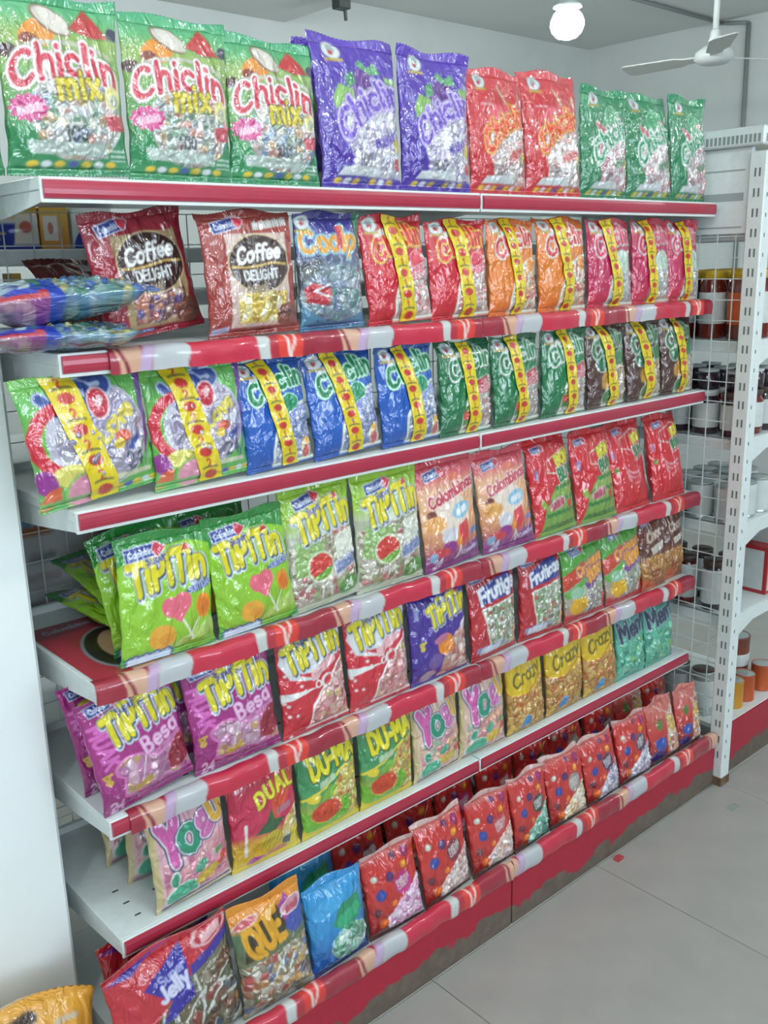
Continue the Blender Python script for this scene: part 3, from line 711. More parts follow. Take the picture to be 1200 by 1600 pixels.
def d_tipg(A):
    A.vgrad([(0, '#5f9f33'), (0.12, '#8cbf2e'), (0.8, '#8ec62e'), (1, '#8ec62e')])
    A.put(A.aa(-A.ell(0.55, 0.42, 0.78, 0.58)), '#2f8a3c')
    A.poly([(0, 1), (1, 1), (1, 0.90), (0, 0.84)], '#2b853a')
    A.line(arc(0.5, 0.18, 0.55, 0.22, 180, 360, 10), 0.02, '#7ab02a'); A.poly([(0.3, 0.02), (1, 0.12), (1, 0.26), (0.6, 0.12)], '#a9c565')
    tip_logo(A, 0.50, 0.66, 0.80, 6)
    A.oval(0.84, 0.505, 0.18, 0.04, '#2c3a8a', 8); A.text('SURTIDAS', 0.84, 0.505, 0.30, '#b8c4e8', 0.09, 8)
    # heart, teardrop and shell lollipops
    A.line([(0.58, 0.34), (0.74, 0.10)], 0.022, '#dfe3cf'); A.line([(0.84, 0.30), (0.70, 0.12)], 0.016, '#dfe3cf')
    A.oval(0.50, 0.39, 0.105, 0.095, '#e0647a', -20); A.oval(0.62, 0.41, 0.10, 0.095, '#e0647a', 20); A.poly([(0.42, 0.36), (0.72, 0.39), (0.60, 0.25)], '#e0647a')
    A.oval(0.86, 0.345, 0.095, 0.12, '#e58a1f', 8); A.oval(0.86, 0.34, 0.06, 0.08, '#d8701f', 8)
    A.oval(0.40, 0.17, 0.15, 0.12, '#e2a234', -10); A.oval(0.44, 0.15, 0.08, 0.06, '#d8922a')
    A.text('~~~~', 0.28, 0.035, 0.42, '#c9d4e6', 0.12, 2, outs=[(0.1, '#35538c')])
    brand_tag(A, 0.26, 0.845, 0.36, 6)
def d_tipw(A):
    A.vgrad([(0, '#a08c86'), (0.15, '#b3b6a0'), (0.6, '#c3ccb0'), (0.72, '#9ac23a'), (1, '#8fbe2d')])
    A.put(A.aa(A.pd([(0, 0.0), (1.0, 0.0), (1.0, 0.66), (0.55, 0.56), (0, 0.62)])), '#aeb49e')
    A.candies(A.pd([(0.02, 0.06), (0.98, 0.06), (0.98, 0.62), (0.02, 0.52)]), 0.075, ['#c9c2b4', '#e4e0d8', '#a08f82', '#b8545c', '#8fa86a', '#d8cfc8', '#6f7a52'], 0.35, 0.004, 0.9)
    A.poly([(0.1, 0.56), (0.45, 0.56), (0.5, 0.25), (0.05, 0.3)], '#8fb06a')
    tip_logo(A, 0.55, 0.69, 0.84, 10)
    A.oval(0.40, 0.335, 0.19, 0.18, '#c7d6b4', 0); A.oval(0.40, 0.335, 0.165, 0.155, '#c8382f')
    A.put(np.minimum(A.aa(A.ell(0.40, 0.335, 0.165, 0.155)), A.aa((A.y - 0.29 * A.a) - 0.35 * (A.x - 0.4))), '#6fa33a')
    A.line([(0.40, 0.20), (0.42, 0.06)], 0.03, '#d5dccd'); A.line([(0.5, 0.18), (0.55, 0.05)], 0.02, '#c9d0c0')
    A.oval(0.82, 0.11, 0.17, 0.11, '#4f8a3c', 10); A.text('24', 0.82, 0.11, 0.14, '#dfe6d8', 0.1, 8)
    A.text('~~~', 0.78, 0.32, 0.34, '#7d88b0', 0.10, 12, outs=[(0.08, '#dcdce2')])
    for k in range(4): A.text('~~~~', 0.80, 0.54 - 0.045 * k, 0.3, '#d9dccf', 0.08, 10)
    brand_tag(A, 0.34, 0.865, 0.36, 10)
def d_colomb(A):
    A.vgrad([(0, '#7a2a72'), (0.1, '#8a3a7a'), (0.22, '#c07a5e'), (0.4, '#e0a878'), (0.7, '#e3b08c'), (0.82, '#d05a64'), (1, '#cf3c50')])
    A.oval(0.5, 0.45, 0.3, 0.28, '#e6d3c6'); A.oval(0.16, 0.50, 0.07, 0.06, '#7a3a34'); A.oval(0.2, 0.42, 0.16, 0.1, '#e0a25a')
    A.oval(0.66, 0.49, 0.18, 0.10, '#8fc0dc', 10); A.text('~~~', 0.66, 0.5, 0.22, '#e8eef2', 0.09, 10)
    A.oval(0.40, 0.29, 0.14, 0.10, '#cfcad4', 10); A.oval(0.38, 0.19, 0.12, 0.08, '#8c2a84'); A.poly([(0.54, 0.18), (0.56, 0.36), (0.76, 0.40), (0.78, 0.26), (0.66, 0.17)], '#d23a44'); A.poly([(0.5, 0.2), (0.54, 0.34), (0.6, 0.22), (0.58, 0.15)], '#e08a3a')
    for q in (0.5, 0.57, 0.64): A.line([(0.57, 0.17), (q, 0.06)], 0.02, '#d8cdd2')
    A.oval(0.22, 0.16, 0.16, 0.06, '#c23a40'); A.oval(0.12, 0.13, 0.07, 0.06, '#7f9ec0'); A.text('24', 0.2, 0.065, 0.14, '#cfd0e0', 0.1, 4)
    A.poly([(0.6, 0.04), (1, 0.10), (1, 0.2), (0.66, 0.14)], '#7a3f86'); A.text('Colombina', 0.80, 0.115, 0.32, '#cfcfe0', 0.1, 10); A.poly([(0.8, 0.28), (0.98, 0.30), (0.98, 0.25), (0.8, 0.24)], '#5f8ccc')
    A.text('Colombinas', 0.55, 0.665, 0.84, '#c12a44', 0.115, 14, 0.05, outs=[(0.10, '#ead2d2')], gap=0.08)
    A.oval(0.6, 0.8, 0.10, 0.05, '#e07a62'); brand_tag(A, 0.28, 0.85, 0.32, 10)
def d_bonw(A):
    A.vgrad([(0, '#6f9a44'), (0.5, '#86a850'), (0.54, '#c81e2c'), (1, '#c81c2a')])
    A.poly([(0, 0.62), (0.25, 0.56), (0.0, 0.25)], '#c81e2c'); A.poly([(0, 0.6), (1, 0.6), (1, 0.5), (0.8, 0.52), (0.45, 0.46), (0.22, 0.30), (0, 0.26)], '#c81e2c')
    for k in range(4):
        y = 0.06 + k * 0.125
        zz = [(0.18 + 0.06 * q, y + 0.018 * (q % 2) + 0.02 * q / 14) for q in range(15)]
        A.line(zz, 0.055, '#2f7a3a')
    A.put(A.aa(A.pd([(0, 0.6), (1, 0.6), (1, 0.47), (0.8, 0.50), (0.5, 0.45), (0.26, 0.30), (0.14, 0.05), (0, 0)])) * 0 + A.aa(A.pd([(0, 0.55), (0.46, 0.46), (0.24, 0.30), (0.10, 0.02), (0, 0.0)])), '#c81e2c')
    A.poly([(0.36, 0.62), (0.40, 0.72), (0.86, 0.82), (1.0, 0.78), (0.98, 0.56), (0.62, 0.50), (0.56, 0.6)], '#c81e2c', rim='#d8d8cc', rimw=0.016)
    A.text('BON', 0.78, 0.73, 0.36, '#d8cf2c', 0.13, 14, 0, outs=[(0.07, '#8d9a3c')])
    A.text('BUM', 0.80, 0.58, 0.40, '#1f7a48', 0.15, 10, 0, outs=[(0.07, '#d8dcd4')])
    A.oval(0.48, 0.30, 0.20, 0.09, '#caa0a0', 12); A.text('~~~', 0.48, 0.31, 0.3, '#a8485a', 0.1, 12); A.oval(0.8, 0.27, 0.07, 0.06, '#c23a2c', 30)
    A.oval(0.18, 0.32, 0.05, 0.08, '#8fa848', 20); A.text('~~~', 0.1, 0.62, 0.14, '#7d86c0', 0.1, 90); brand_tag(A, 0.24, 0.86, 0.26, 6)
def d_bonr(A):
    A.vgrad([(0, '#c21a28'), (0.5, '#cc1f2e'), (1, '#c21826')])
    A.poly([(0.28, 0.68), (0.30, 0.77), (0.74, 0.86), (0.96, 0.82), (0.96, 0.56), (0.62, 0.52), (0.58, 0.64)], '#c81e2c', rim='#dcd4cc', rimw=0.014)
    A.text('BON', 0.80, 0.76, 0.32, '#d8cf2c', 0.14, 14, 0, outs=[(0.06, '#c8c890')]); A.text('BUM', 0.79, 0.62, 0.34, '#1f7a48', 0.15, 10, 0, outs=[(0.07, '#dcdcd4')])
    for k in range(3): A.line(arc(0.55, 0.40 + 0.055 * k, 0.22 + 0.02 * k, 0.12, 200, 320, 8), 0.035, '#dc9aa2')
    A.text('~~~', 0.56, 0.33, 0.3, '#c81e2c', 0.08, 8); A.oval(0.1, 0.45, 0.05, 0.05, '#7a8a3c'); brand_tag(A, 0.32, 0.86, 0.28, 8)
    A.text('~~~', 0.07, 0.62, 0.12, '#7d86c0', 0.1, 90)
def d_besa(A):
    A.vgrad([(0, '#8a1f6c'), (0.3, '#9a2878'), (0.7, '#a3287e'), (1, '#8f2370')])
    A.text('MUAK', 0.13, 0.58, 0.46, '#d264b8', 0.13, -82, 0, gap=0.12); A.text('be', 0.10, 0.30, 0.10, '#c9a83c', 0.14, -80)
    d = np.minimum(A.pd([(0.22, 0.12), (0.28, 0.36), (0.42, 0.40), (0.62, 0.34), (0.98, 0.40), (1.0, 0.10)]), A.ell(0.36, 0.34, 0.16, 0.10))
    A.put(A.aa(d - 0.02), '#cf6fb2'); A.candies(d, 0.09, ['#c890b8', '#b46aa0', '#d8b8cc', '#9a4a86', '#c2a25c', '#b58aa8'], 0.3, 0.004, 0.8)
    A.line([(0.5, 0.38), (0.40, 0.16)], 0.02, '#d9c9d6')
    A.poly([(0.74, 0.16), (0.74, 0.28), (0.84, 0.40), (0.98, 0.42), (1.0, 0.2), (0.88, 0.13)], '#8f2236', rim='#c25a84', rimw=0.012)
    tip_logo(A, 0.57, 0.70, 0.78, 8)
    A.text('Besa', 0.71, 0.49, 0.44, '#e2b6d6', 0.095, 14, 0, outs=[(0.05, '#b0559c')], gap=0.14); A.text('pintalenguas', 0.76, 0.405, 0.40, '#c98ab4', 0.09, 14)
    A.text('24', 0.14, 0.05, 0.14, '#cfa6c4', 0.1, 4); A.text('~~~', 0.42, 0.17, 0.2, '#b89a3c', 0.1, 14); brand_tag(A, 0.24, 0.9, 0.32, 6)
def d_tipr(A):
    A.vgrad([(0, '#c02434'), (0.5, '#c92838'), (1, '#a52434')])
    rg = np.random.RandomState(8)
    for k in range(22): A.oval(rg.rand() * 0.5 if k < 12 else rg.rand(), rg.rand(), 0.022, 0.02, '#e6d0d2')
    A.poly([(0.02, 0.72), (0.06, 0.82), (0.4, 0.88), (0.75, 0.96), (0.95, 0.9), (1.0, 0.78), (0.52, 0.48), (0.12, 0.56)], '#d9d9db')
    A.poly([(0.16, 0.60), (0.52, 0.50), (0.95, 0.72), (0.9, 0.76), (0.5, 0.56)], '#c92838', rim='#e2c4c8', rimw=0.012)
    A.poly([(0.0, 0.44), (0.5, 0.42), (0.0, 0.36)], '#dedede')
    d = np.maximum(A.pd([(0.36, 0.05), (0.42, 0.25), (0.62, 0.40), (1.0, 0.62), (1.0, 0.05)]), -9)
    A.put(A.aa(d - 0.025), '#e2dcdc'); A.candies(d, 0.085, ['#d9a6ac', '#c97a84', '#e6cccc', '#b85a66', '#d8b0a0', '#c0b070'], 0.3, 0.004, 0.8)
    A.oval(0.52, 0.44, 0.055, 0.05, '#e0dede'); A.oval(0.52, 0.44, 0.03, 0.03, '#c92838'); A.oval(0.66, 0.45, 0.10, 0.075, '#dcd4d4', 30); A.oval(0.67, 0.45, 0.07, 0.045, '#c92838', 40)
    A.text('~~~~', 0.62, 0.60, 0.42, '#e6b4ba', 0.09, 22)
    tip_logo(A, 0.52, 0.76, 0.84, 10)
def d_tipp(A):
    A.vgrad([(0, '#3c2383'), (0.5, '#43268f'), (1, '#3b2288')])
    d = A.pd([(0.45, 0.02), (0.55, 0.35), (0.95, 0.55), (1, 0.45), (1, 0.02)]); A.candies(d, 0.10, ['#d09a8a', '#c9b0a6', '#b05a52', '#dcd0cc', '#c27a60'], 0.3, 0.004, 0.7)
    tip_logo(A, 0.64, 0.73, 0.70, 12)
    A.poly([(0.84, 0.52), (0.96, 0.58), (0.98, 0.46), (0.86, 0.44)], '#d8d2dc'); A.oval(0.55, 0.37, 0.14, 0.14, '#e08420', 20); A.oval(0.48, 0.44, 0.12, 0.05, '#b86a8c', 10); A.oval(0.36, 0.22, 0.13, 0.10, '#6a4f9a'); A.oval(0.25, 0.08, 0.13, 0.07, '#a88a9a')
    A.text('be', 0.16, 0.42, 0.10, '#c9b83c', 0.16, -80); A.text('~~~', 0.09, 0.78, 0.16, '#9aa0d0', 0.08, 90)
def d_frut(word):
    def f(A):
        A.vgrad([(0, '#a81c28'), (0.5, '#b82430'), (1, '#b0202c')])
        d = A.pd([(0.22, 0.58), (0.98, 0.62), (0.98, 0.08), (0.36, 0.08)]); A.put(A.aa(d - 0.02), '#d5d8cc'); A.candies(d, 0.065, ['#8fae7a', '#c9d0c8', '#5a7a4c', '#e4e6e0', '#a8b09c', '#b84a44', '#7d866c'], 0.45, 0.004, 1.0)
        A.poly([(0.84, 0.08), (1, 0.10), (1, 0.4), (0.9, 0.3)], '#d9a878')
        A.poly([(0.16, 0.64), (0.2, 0.82), (0.5, 0.90), (0.86, 0.92), (0.98, 0.78), (0.9, 0.66), (0.5, 0.66)], '#24348a')
        A.text(word, 0.57, 0.765, 0.78, '#dfe2ea', 0.115, 10, 0.1, outs=[(0.03, '#8c94bc')])
        A.poly([(0.08, 0.10), (0.62, 0.12), (0.62, 0.18), (0.08, 0.16)], '#7f90b8'); A.text('~~~~', 0.35, 0.14, 0.4, '#cfd6e4', 0.1, 2); brand_tag(A, 0.22, 0.94, 0.28, 6)
    return f
def d_crois(A):
    A.vgrad([(0, '#b82c30'), (0.2, '#a89a86'), (0.5, '#9aa08c'), (0.58, '#58a03c'), (1, '#4f9c3c')])
    A.poly([(0, 0.42), (0, 0.62), (0.45, 0.78), (0.5, 0.6)], '#c8402c'); A.poly([(0.0, 0.40), (0.55, 0.60), (0.6, 0.54), (0.05, 0.32)], '#5aa63c')
    A.candies(A.ell(0.66, 0.28, 0.36, 0.34), 0.062, ['#c9ccb8', '#8f9a7c', '#e6e6dc', '#7a6a8c', '#b8a88c', '#a8b09c'], 0.45, 0.004, 1.0)
    A.poly([(0.4, 0.46), (0.98, 0.66), (0.98, 0.56), (0.5, 0.38)], '#6a3a84')
    A.text('Croissan', 0.62, 0.70, 0.72, '#e29a30', 0.16, 16, 0.15, outs=[(0.09, '#7a4a8c')], gap=0.1); A.text('tino', 0.70, 0.60, 0.44, '#e29a30', 0.16, 16, 0, outs=[(0.09, '#7a4a8c')], gap=0.1)
    A.oval(0.26, 0.22, 0.17, 0.15, '#dba820', 20); A.oval(0.24, 0.38, 0.15, 0.09, '#8fb89a'); A.poly([(0.0, 0.0), (1, 0.0), (1, 0.09), (0.3, 0.07), (0, 0.12)], '#b02830'); A.oval(0.92, 0.16, 0.09, 0.14, '#c0403c'); brand_tag(A, 0.34, 0.91, 0.3, 10)
def d_brown(A):
    A.vgrad([(0, '#8a4a2c'), (0.25, '#a06a38'), (0.5, '#5a2a1c'), (0.8, '#6a301e'), (1, '#5c2a1e')])
    A.candies(A.ell(0.5, 0.30, 0.6, 0.28), 0.14, ['#b8823c', '#9a642c', '#c89a54', '#7a4a24', '#a8743a'], 0.0, 0.006, 0.3)
    A.oval(0.4, 0.22, 0.22, 0.10, '#8a4a20', 10); A.text('Choc', 0.55, 0.72, 0.62, '#c9b4a4', 0.12, 14, 0.1, outs=[(0.08, '#7d6258')]); A.text('mmm', 0.62, 0.56, 0.5, '#cfc6bc', 0.14, 14, 0, outs=[(0.08, '#6d5a58')])
    A.poly([(0.0, 0.0), (0.6, 0.0), (0.5, 0.1), (0, 0.16)], '#b8562c'); brand_tag(A, 0.3, 0.9, 0.34, 10)
def d_yogu(body, pal):
    def f(A):
        A.fill('#c8b88a'); A.rect(0.07, 0.97, 0.02, 0.99, body)
        A.candies(A.pd([(0.10, 0.10), (0.95, 0.10), (0.95, 0.56), (0.3, 0.44), (0.10, 0.46)]), 0.10, pal, 0.1, 0.005, 0.4)
        o = [(0.10, '#2f3268'), (0.05, '#d8d4dc')]
        A.text('Y', 0.25, 0.62, 0.22, '#cc5aa4', 0.16, 4, outs=o, tall=1.35); A.text('O', 0.48, 0.60, 0.25, '#1f8c6c', 0.17, 0, outs=o, tall=1.0)
        A.text('g', 0.69, 0.74, 0.17, '#c46aa6', 0.16, 10, outs=o); A.text('U', 0.87, 0.76, 0.17, '#d8a83c', 0.16, 16, outs=o, tall=1.2)
        A.oval(0.30, 0.13, 0.20, 0.12, '#4fae8c', 10, rim='#d5e2d8', rimw=0.012); A.oval(0.22, 0.29, 0.05, 0.08, '#3f9a7c', -20, rim='#dfe6e0', rimw=0.012); A.oval(0.56, 0.31, 0.1, 0.06, '#4f9e80', 30)
        A.oval(0.64, 0.20, 0.17, 0.075, '#d6b648', 14); A.oval(0.88, 0.27, 0.10, 0.055, '#c8504a', 24); A.oval(0.83, 0.36, 0.06, 0.03, '#4f9a54', 20)
        A.line([(0.08, 0.02), (0.96, 0.04)], 0.03, '#3a3870')
    return f
def d_dual(A):
    A.vgrad([(0, '#d8b82c'), (0.28, '#c8952e'), (0.36, '#bf2a52'), (0.8, '#c02248'), (1, '#c43a30')])
    A.poly([(0.55, 0.36), (1, 0.72), (1, 1), (0.75, 1), (0.6, 0.7)], '#cf4a30')
    A.candies(A.pd([(0.62, 0.18), (1, 0.22), (1, 0.5), (0.78, 0.4)]), 0.09, ['#d8c06a', '#c9a050', '#e0d8b0', '#b87a4c'], 0.2, 0.004, 0.6)
    A.text('DUAL', 0.66, 0.70, 0.60, '#e0d432', 0.12, 14, 0.35, outs=[(0.06, '#7d5a2c')], gap=0.2)
    A.poly([(0.30, 0.34), (0.48, 0.44), (0.56, 0.56), (0.60, 0.44), (0.76, 0.42), (0.6, 0.32)], '#2f5a34'); A.oval(0.52, 0.24, 0.18, 0.10, '#c9b02c', 10)
    for k in range(6): A.line([(0.38 + 0.05 * k, 0.17), (0.46 + 0.05 * k, 0.30)], 0.01, '#7d6a20')
    A.line([(0.16, 0.16), (0.19, 0.46)], 0.045, '#d8d0cc'); A.oval(0.32, 0.07, 0.14, 0.06, '#a83a8c'); A.oval(0.62, 0.09, 0.16, 0.05, '#c2504a'); A.oval(0.82, 0.16, 0.12, 0.07, '#3f4f4a'); A.poly([(0.82, 0), (0.94, 0), (0.96, 0.28), (0.84, 0.26)], '#d8c42c')
    A.text('~~~', 0.75, 0.52, 0.22, '#a86a78', 0.11, 10); A.poly([(0.4, 0.86), (0.7, 0.9), (0.68, 0.95), (0.4, 0.92)], '#a83a2c'); A.oval(0.88, 0.93, 0.12, 0.05, '#c87a7c')
def d_duma(A):
    A.vgrad([(0, '#d0b52a'), (0.12, '#c9b83c'), (0.40, '#5f9a4c'), (0.5, '#3f8f5a'), (0.84, '#3d8c58'), (0.87, '#cf6a2c'), (1, '#c8562c')])
    A.candies(A.pd([(0.52, 0.1), (1, 0.06), (1, 0.68), (0.7, 0.62), (0.45, 0.4)]), 0.075, ['#d8c84a', '#c9a84c', '#e0d8a0', '#8aa04a', '#c8683c', '#b8b060'], 0.2, 0.004, 0.7)
    A.line([(0.0, 0.42), (0.4, 0.50), (0.8, 0.66), (1.0, 0.80)], 0.035, '#d8c83a')
    A.text('DU-MA', 0.56, 0.76, 0.78, '#e0d61e', 0.14, 10, 0, outs=[(0.075, '#4a4a20')], gap=0.1, tall=1.35)
    A.line(arc(0.36, 0.24, 0.34, 0.17, 180, 370, 12), 0.16, '#6fb02e'); A.oval(0.36, 0.25, 0.24, 0.15, '#c8401e'); A.oval(0.44, 0.43, 0.14, 0.06, '#7db440', 20); A.oval(0.18, 0.42, 0.10, 0.06, '#d8c42c')
    A.poly([(0.0, 0.0), (1, 0.0), (1, 0.1), (0.5, 0.05), (0, 0.08)], '#d4bf28'); A.text('~~~', 0.42, 0.57, 0.26, '#b8cfae', 0.09, 12)
def d_crazy(A):
    A.vgrad([(0, '#9a7a34'), (0.5, '#a8843c'), (0.55, '#d8b81e'), (1, '#dcb91c')])
    A.candies(A.pd([(0, 0.02), (1, 0.02), (1, 0.62), (0.5, 0.5), (0, 0.5)]), 0.075, ['#b8863a', '#d0a850', '#8f6a2c', '#c89a5c', '#a87838', '#e0c07c', '#b8582c'], 0.25, 0.005, 0.8)
    A.poly([(0.0, 1), (1, 1), (1, 0.62), (0.8, 0.66), (0.45, 0.50), (0.1, 0.50), (0.0, 0.56)], '#d8b51c', rim='#b8442c', rimw=0.02)
    A.text('Crazy', 0.5, 0.72, 0.74, '#5f5a1c', 0.085, 14, 0.1, shear=0.2); A.oval(0.86, 0.93, 0.13, 0.06, '#c9484a')
    A.poly([(0.25, 0.06), (0.5, 0.10), (0.5, 0.16), (0.3, 0.18)], '#3a86c0'); A.oval(0.4, 0.19, 0.10, 0.05, '#4a98cc'); A.poly([(0.02, 0.02), (0.2, 0.06), (0.1, 0.14)], '#e0b824')
def d_ment(A):
    A.vgrad([(0, '#4fa08c'), (0.5, '#5aa894'), (0.8, '#3f8f86'), (1, '#2f7a78')])
    A.candies(A.pd([(0.04, 0.04), (0.96, 0.04), (0.96, 0.56), (0.04, 0.52)]), 0.16, ['#6fbfa4', '#4fa88c', '#8fcfb8', '#3a8f7c', '#7ab05a', '#5ab8a0'], 0.25, 0.005, 0.8)
    A.text('Ment', 0.52, 0.72, 0.88, '#2a3350', 0.115, 10, 0, outs=[(0.05, '#8fb0b4')], tall=1.1); A.oval(0.4, 0.9, 0.1, 0.05, '#8a4a4a')
def d_jolly(A):
    A.fill('#6d6a52')
    A.candies(A.pd([(0.0, 0.0), (1, 0.0), (1, 0.70), (0.6, 0.60), (0.3, 0.5), (0.0, 0.4)]), 0.085, ['#7a4a2c', '#a8783c', '#4f5a3c', '#943c30', '#8a8670', '#4f6a7c', '#5f604a', '#a09a86', '#6a4a34', '#3f4a38'], 0.45, 0.008, 1.2)
    rg = np.random.RandomState(4)
    for k in range(13):
        cx = 0.3 + rg.rand() * 0.65; cy = 0.05 + rg.rand() * 0.48; an = rg.rand() * 3.14; l = 0.13
        A.line([(cx - l * math.cos(an), cy - l * math.sin(an) / A.a), (cx + l * math.cos(an), cy + l * math.sin(an) / A.a)], 0.020, '#c2c4be')
    A.poly([(0.0, 1), (1, 1), (1, 0.80), (0.62, 0.66), (0.3, 0.50), (0.22, 0.40), (0.14, 0.0), (0, 0)], '#b81f30')
    A.poly([(0.0, 0.9), (0.4, 0.96), (0.55, 0.99), (0.2, 0.88)], '#3a2a92'); A.poly([(0.62, 0.72), (1.0, 0.84), (1.0, 0.76), (0.62, 0.64)], '#3a2a92')
    A.poly([(0.24, 0.74), (0.34, 0.80), (0.60, 0.92), (0.60, 0.50), (0.50, 0.46), (0.30, 0.42), (0.42, 0.56)], '#2c2094')
    A.text('Super', 0.47, 0.755, 0.22, '#a8acdc', 0.10, 12); A.text('Jelly', 0.46, 0.655, 0.26, '#d0d2ea', 0.12, 14)
    A.oval(0.84, 0.885, 0.14, 0.062, '#b81f30', 10, rim='#e0b8bc', rimw=0.014); A.text('~~~', 0.84, 0.89, 0.18, '#e0b0b6', 0.09, 10); A.oval(0.12, 0.2, 0.09, 0.2, '#8f1224')
def d_que(A):
    A.vgrad([(0, '#5f5a44'), (0.45, '#6a6a4c'), (0.75, '#5a7a5c'), (0.8, '#d88a24'), (1, '#dc8c1e')])
    A.candies(A.pd([(0, 0.0), (1, 0.0), (1, 0.52), (0, 0.46)]), 0.10, ['#8a8a74', '#a86a3c', '#c9c8bc', '#4f6a94', '#b83a3c', '#5f6a44', '#c8a45c', '#d8d8d0'], 0.4, 0.006, 0.9)
    for p in (((0.4, 0.28), (0.6, 0.44)), ((0.62, 0.30), (0.8, 0.46)), ((0.5, 0.45), (0.55, 0.30))): A.line(p, 0.03, '#cfd2c8')
    A.poly([(0.55, 0.78), (0.75, 0.92), (0.95, 0.72), (0.72, 0.60)], '#a03a8c'); A.poly([(0.6, 0.68), (0.8, 0.56), (1, 0.62), (1, 0.8), (0.8, 0.74)], '#3f4fa0')
    A.poly([(0.08, 0.50), (0.14, 0.76), (0.62, 0.86), (0.70, 0.66), (0.60, 0.56)], '#3a3418')
    A.text('QUE', 0.38, 0.665, 0.52, '#dca01e', 0.14, 14, 0, tall=1.7, gap=0.1)
    A.oval(0.82, 0.80, 0.15, 0.08, '#c88a9c', 12, rim='#e6d0d2', rimw=0.012); A.oval(0.18, 0.83, 0.15, 0.045, '#c8585c', 14, rim='#dcc0b4', rimw=0.01); A.text('~~~', 0.82, 0.80, 0.2, '#b8485c', 0.09, 12)
def d_blue(A):
    A.vgrad([(0, '#2a2f92'), (0.12, '#1d5aa8'), (0.5, '#2487c4'), (0.85, '#2a92d0'), (1, '#2d86c0')])
    A.oval(0.35, 0.72, 0.3, 0.12, '#3fa0d8', 20)
    A.candies(A.ell(0.62, 0.26, 0.36, 0.24), 0.10, ['#8fc8b8', '#cfe0da', '#4fa07c', '#a8d0c8', '#e4ecea', '#3f8f6c'], 0.2, 0.005, 0.6)
    A.poly([(0.34, 0.50), (0.5, 0.68), (0.86, 0.72), (0.9, 0.52), (0.6, 0.38)], '#1f8a62'); A.text('~~~', 0.62, 0.56, 0.4, '#2fa878', 0.12, 14)
def d_fresh(col, pal):
    def f(A):
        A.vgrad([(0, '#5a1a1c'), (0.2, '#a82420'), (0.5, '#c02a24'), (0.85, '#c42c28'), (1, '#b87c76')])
        d = A.pd([(0.30, 0.06), (1.0, 0.02), (1.0, 0.55), (0.82, 0.46), (0.55, 0.36), (0.22, 0.20)])
        A.candies(d, 0.085, pal, 0.15, 0.006, 1.0)
        for cx, cy, r, c in ((0.22, 0.50, 0.085, '#2a3a8a'), (0.42, 0.66, 0.075, '#4a2060'), (0.16, 0.70, 0.05, '#c0c0b4'), (0.70, 0.72, 0.06, '#d88a24'), (0.78, 0.84, 0.08, '#8a1c5c'), (0.20, 0.18, 0.075, '#d0641e'), (0.12, 0.32, 0.06, '#5a1a2c'), (0.42, 0.36, 0.05, '#d8701e'), (0.56, 0.86, 0.05, '#5a2458')):
            A.oval(cx, cy, r, r, c); A.oval(cx + 0.01, cy + 0.008, r * 0.45, r * 0.45, tuple(np.clip(np.array(lin(c)) ** (1 / 2.2) * 1.25, 0, 1)))
        A.oval(0.64, 0.53, 0.17, 0.165, col); A.text('FRESH', 0.64, 0.56, 0.24, '#d8d4d4', 0.10, 12); A.text('CANDY', 0.64, 0.50, 0.22, '#d0cccc', 0.10, 12)
        A.poly([(0.0, 0.94), (1, 0.94), (1, 1), (0, 1)], '#c8a8a4')
    return f
def d_fresh2(A):
    A.vgrad([(0, '#6a1c1e'), (0.5, '#c0342c'), (1, '#c8766c')])
    A.candies(A.pd([(0.45, 0.1), (1, 0.1), (1, 0.9), (0.55, 0.7)]), 0.10, ['#c9a09a', '#d8d4cc', '#b8584c', '#a8b0a8', '#d0a86c'], 0.2, 0.005, 0.9)
    A.oval(0.28, 0.32, 0.16, 0.14, '#2a4fa8'); A.oval(0.18, 0.14, 0.17, 0.12, '#2a2468'); A.oval(0.3, 0.62, 0.1, 0.12, '#5a7a3c'); A.oval(0.72, 0.56, 0.14, 0.2, '#d2b060'); A.line([(0.3, 0.9), (0.9, 0.6)], 0.03, '#d8a8a0')
def d_bluepack(A):
    A.vgrad([(0, '#2a3f9c'), (0.12, '#8fa6b8'), (0.2, '#2243a4'), (0.45, '#1f3ea6'), (0.6, '#5f8fb0'), (1, '#2a5aa8')])
    A.poly([(0, 0.20), (0.4, 0.14), (0.75, 0.22), (1, 0.16), (1, 0.24), (0.6, 0.30), (0, 0.27)], '#a9bcc2')
    A.candies(A.pd([(0.0, 0.42), (0.5, 0.36), (1, 0.44), (1, 0.92), (0, 0.95)]), 0.10, ['#7f9f98', '#3f7a5c', '#a9b8b8', '#3a68b0', '#b8b060', '#5a8f84', '#2a4fa0'], 0.35, 0.004, 1.0)
    A.oval(0.3, 0.5, 0.12, 0.07, '#c9b84a'); A.oval(0.62, 0.46, 0.12, 0.06, '#4a9ab8'); A.rect(0.9, 1, 0.05, 0.35, '#b0303c'); A.rect(0.86, 0.95, 0.1, 0.3, '#2a36b0'); A.oval(0.5, 0.32, 0.3, 0.05, '#3f7a58')
def d_redpack(A):
    A.vgrad([(0, '#7a2420'), (0.5, '#7d2c22'), (1, '#5a1c1a')])
    for cx in (0.2, 0.5, 0.78): A.oval(cx, 0.45, 0.09, 0.06, '#8a8a7c'); A.oval(cx, 0.45, 0.05, 0.03, '#3f5a6a')
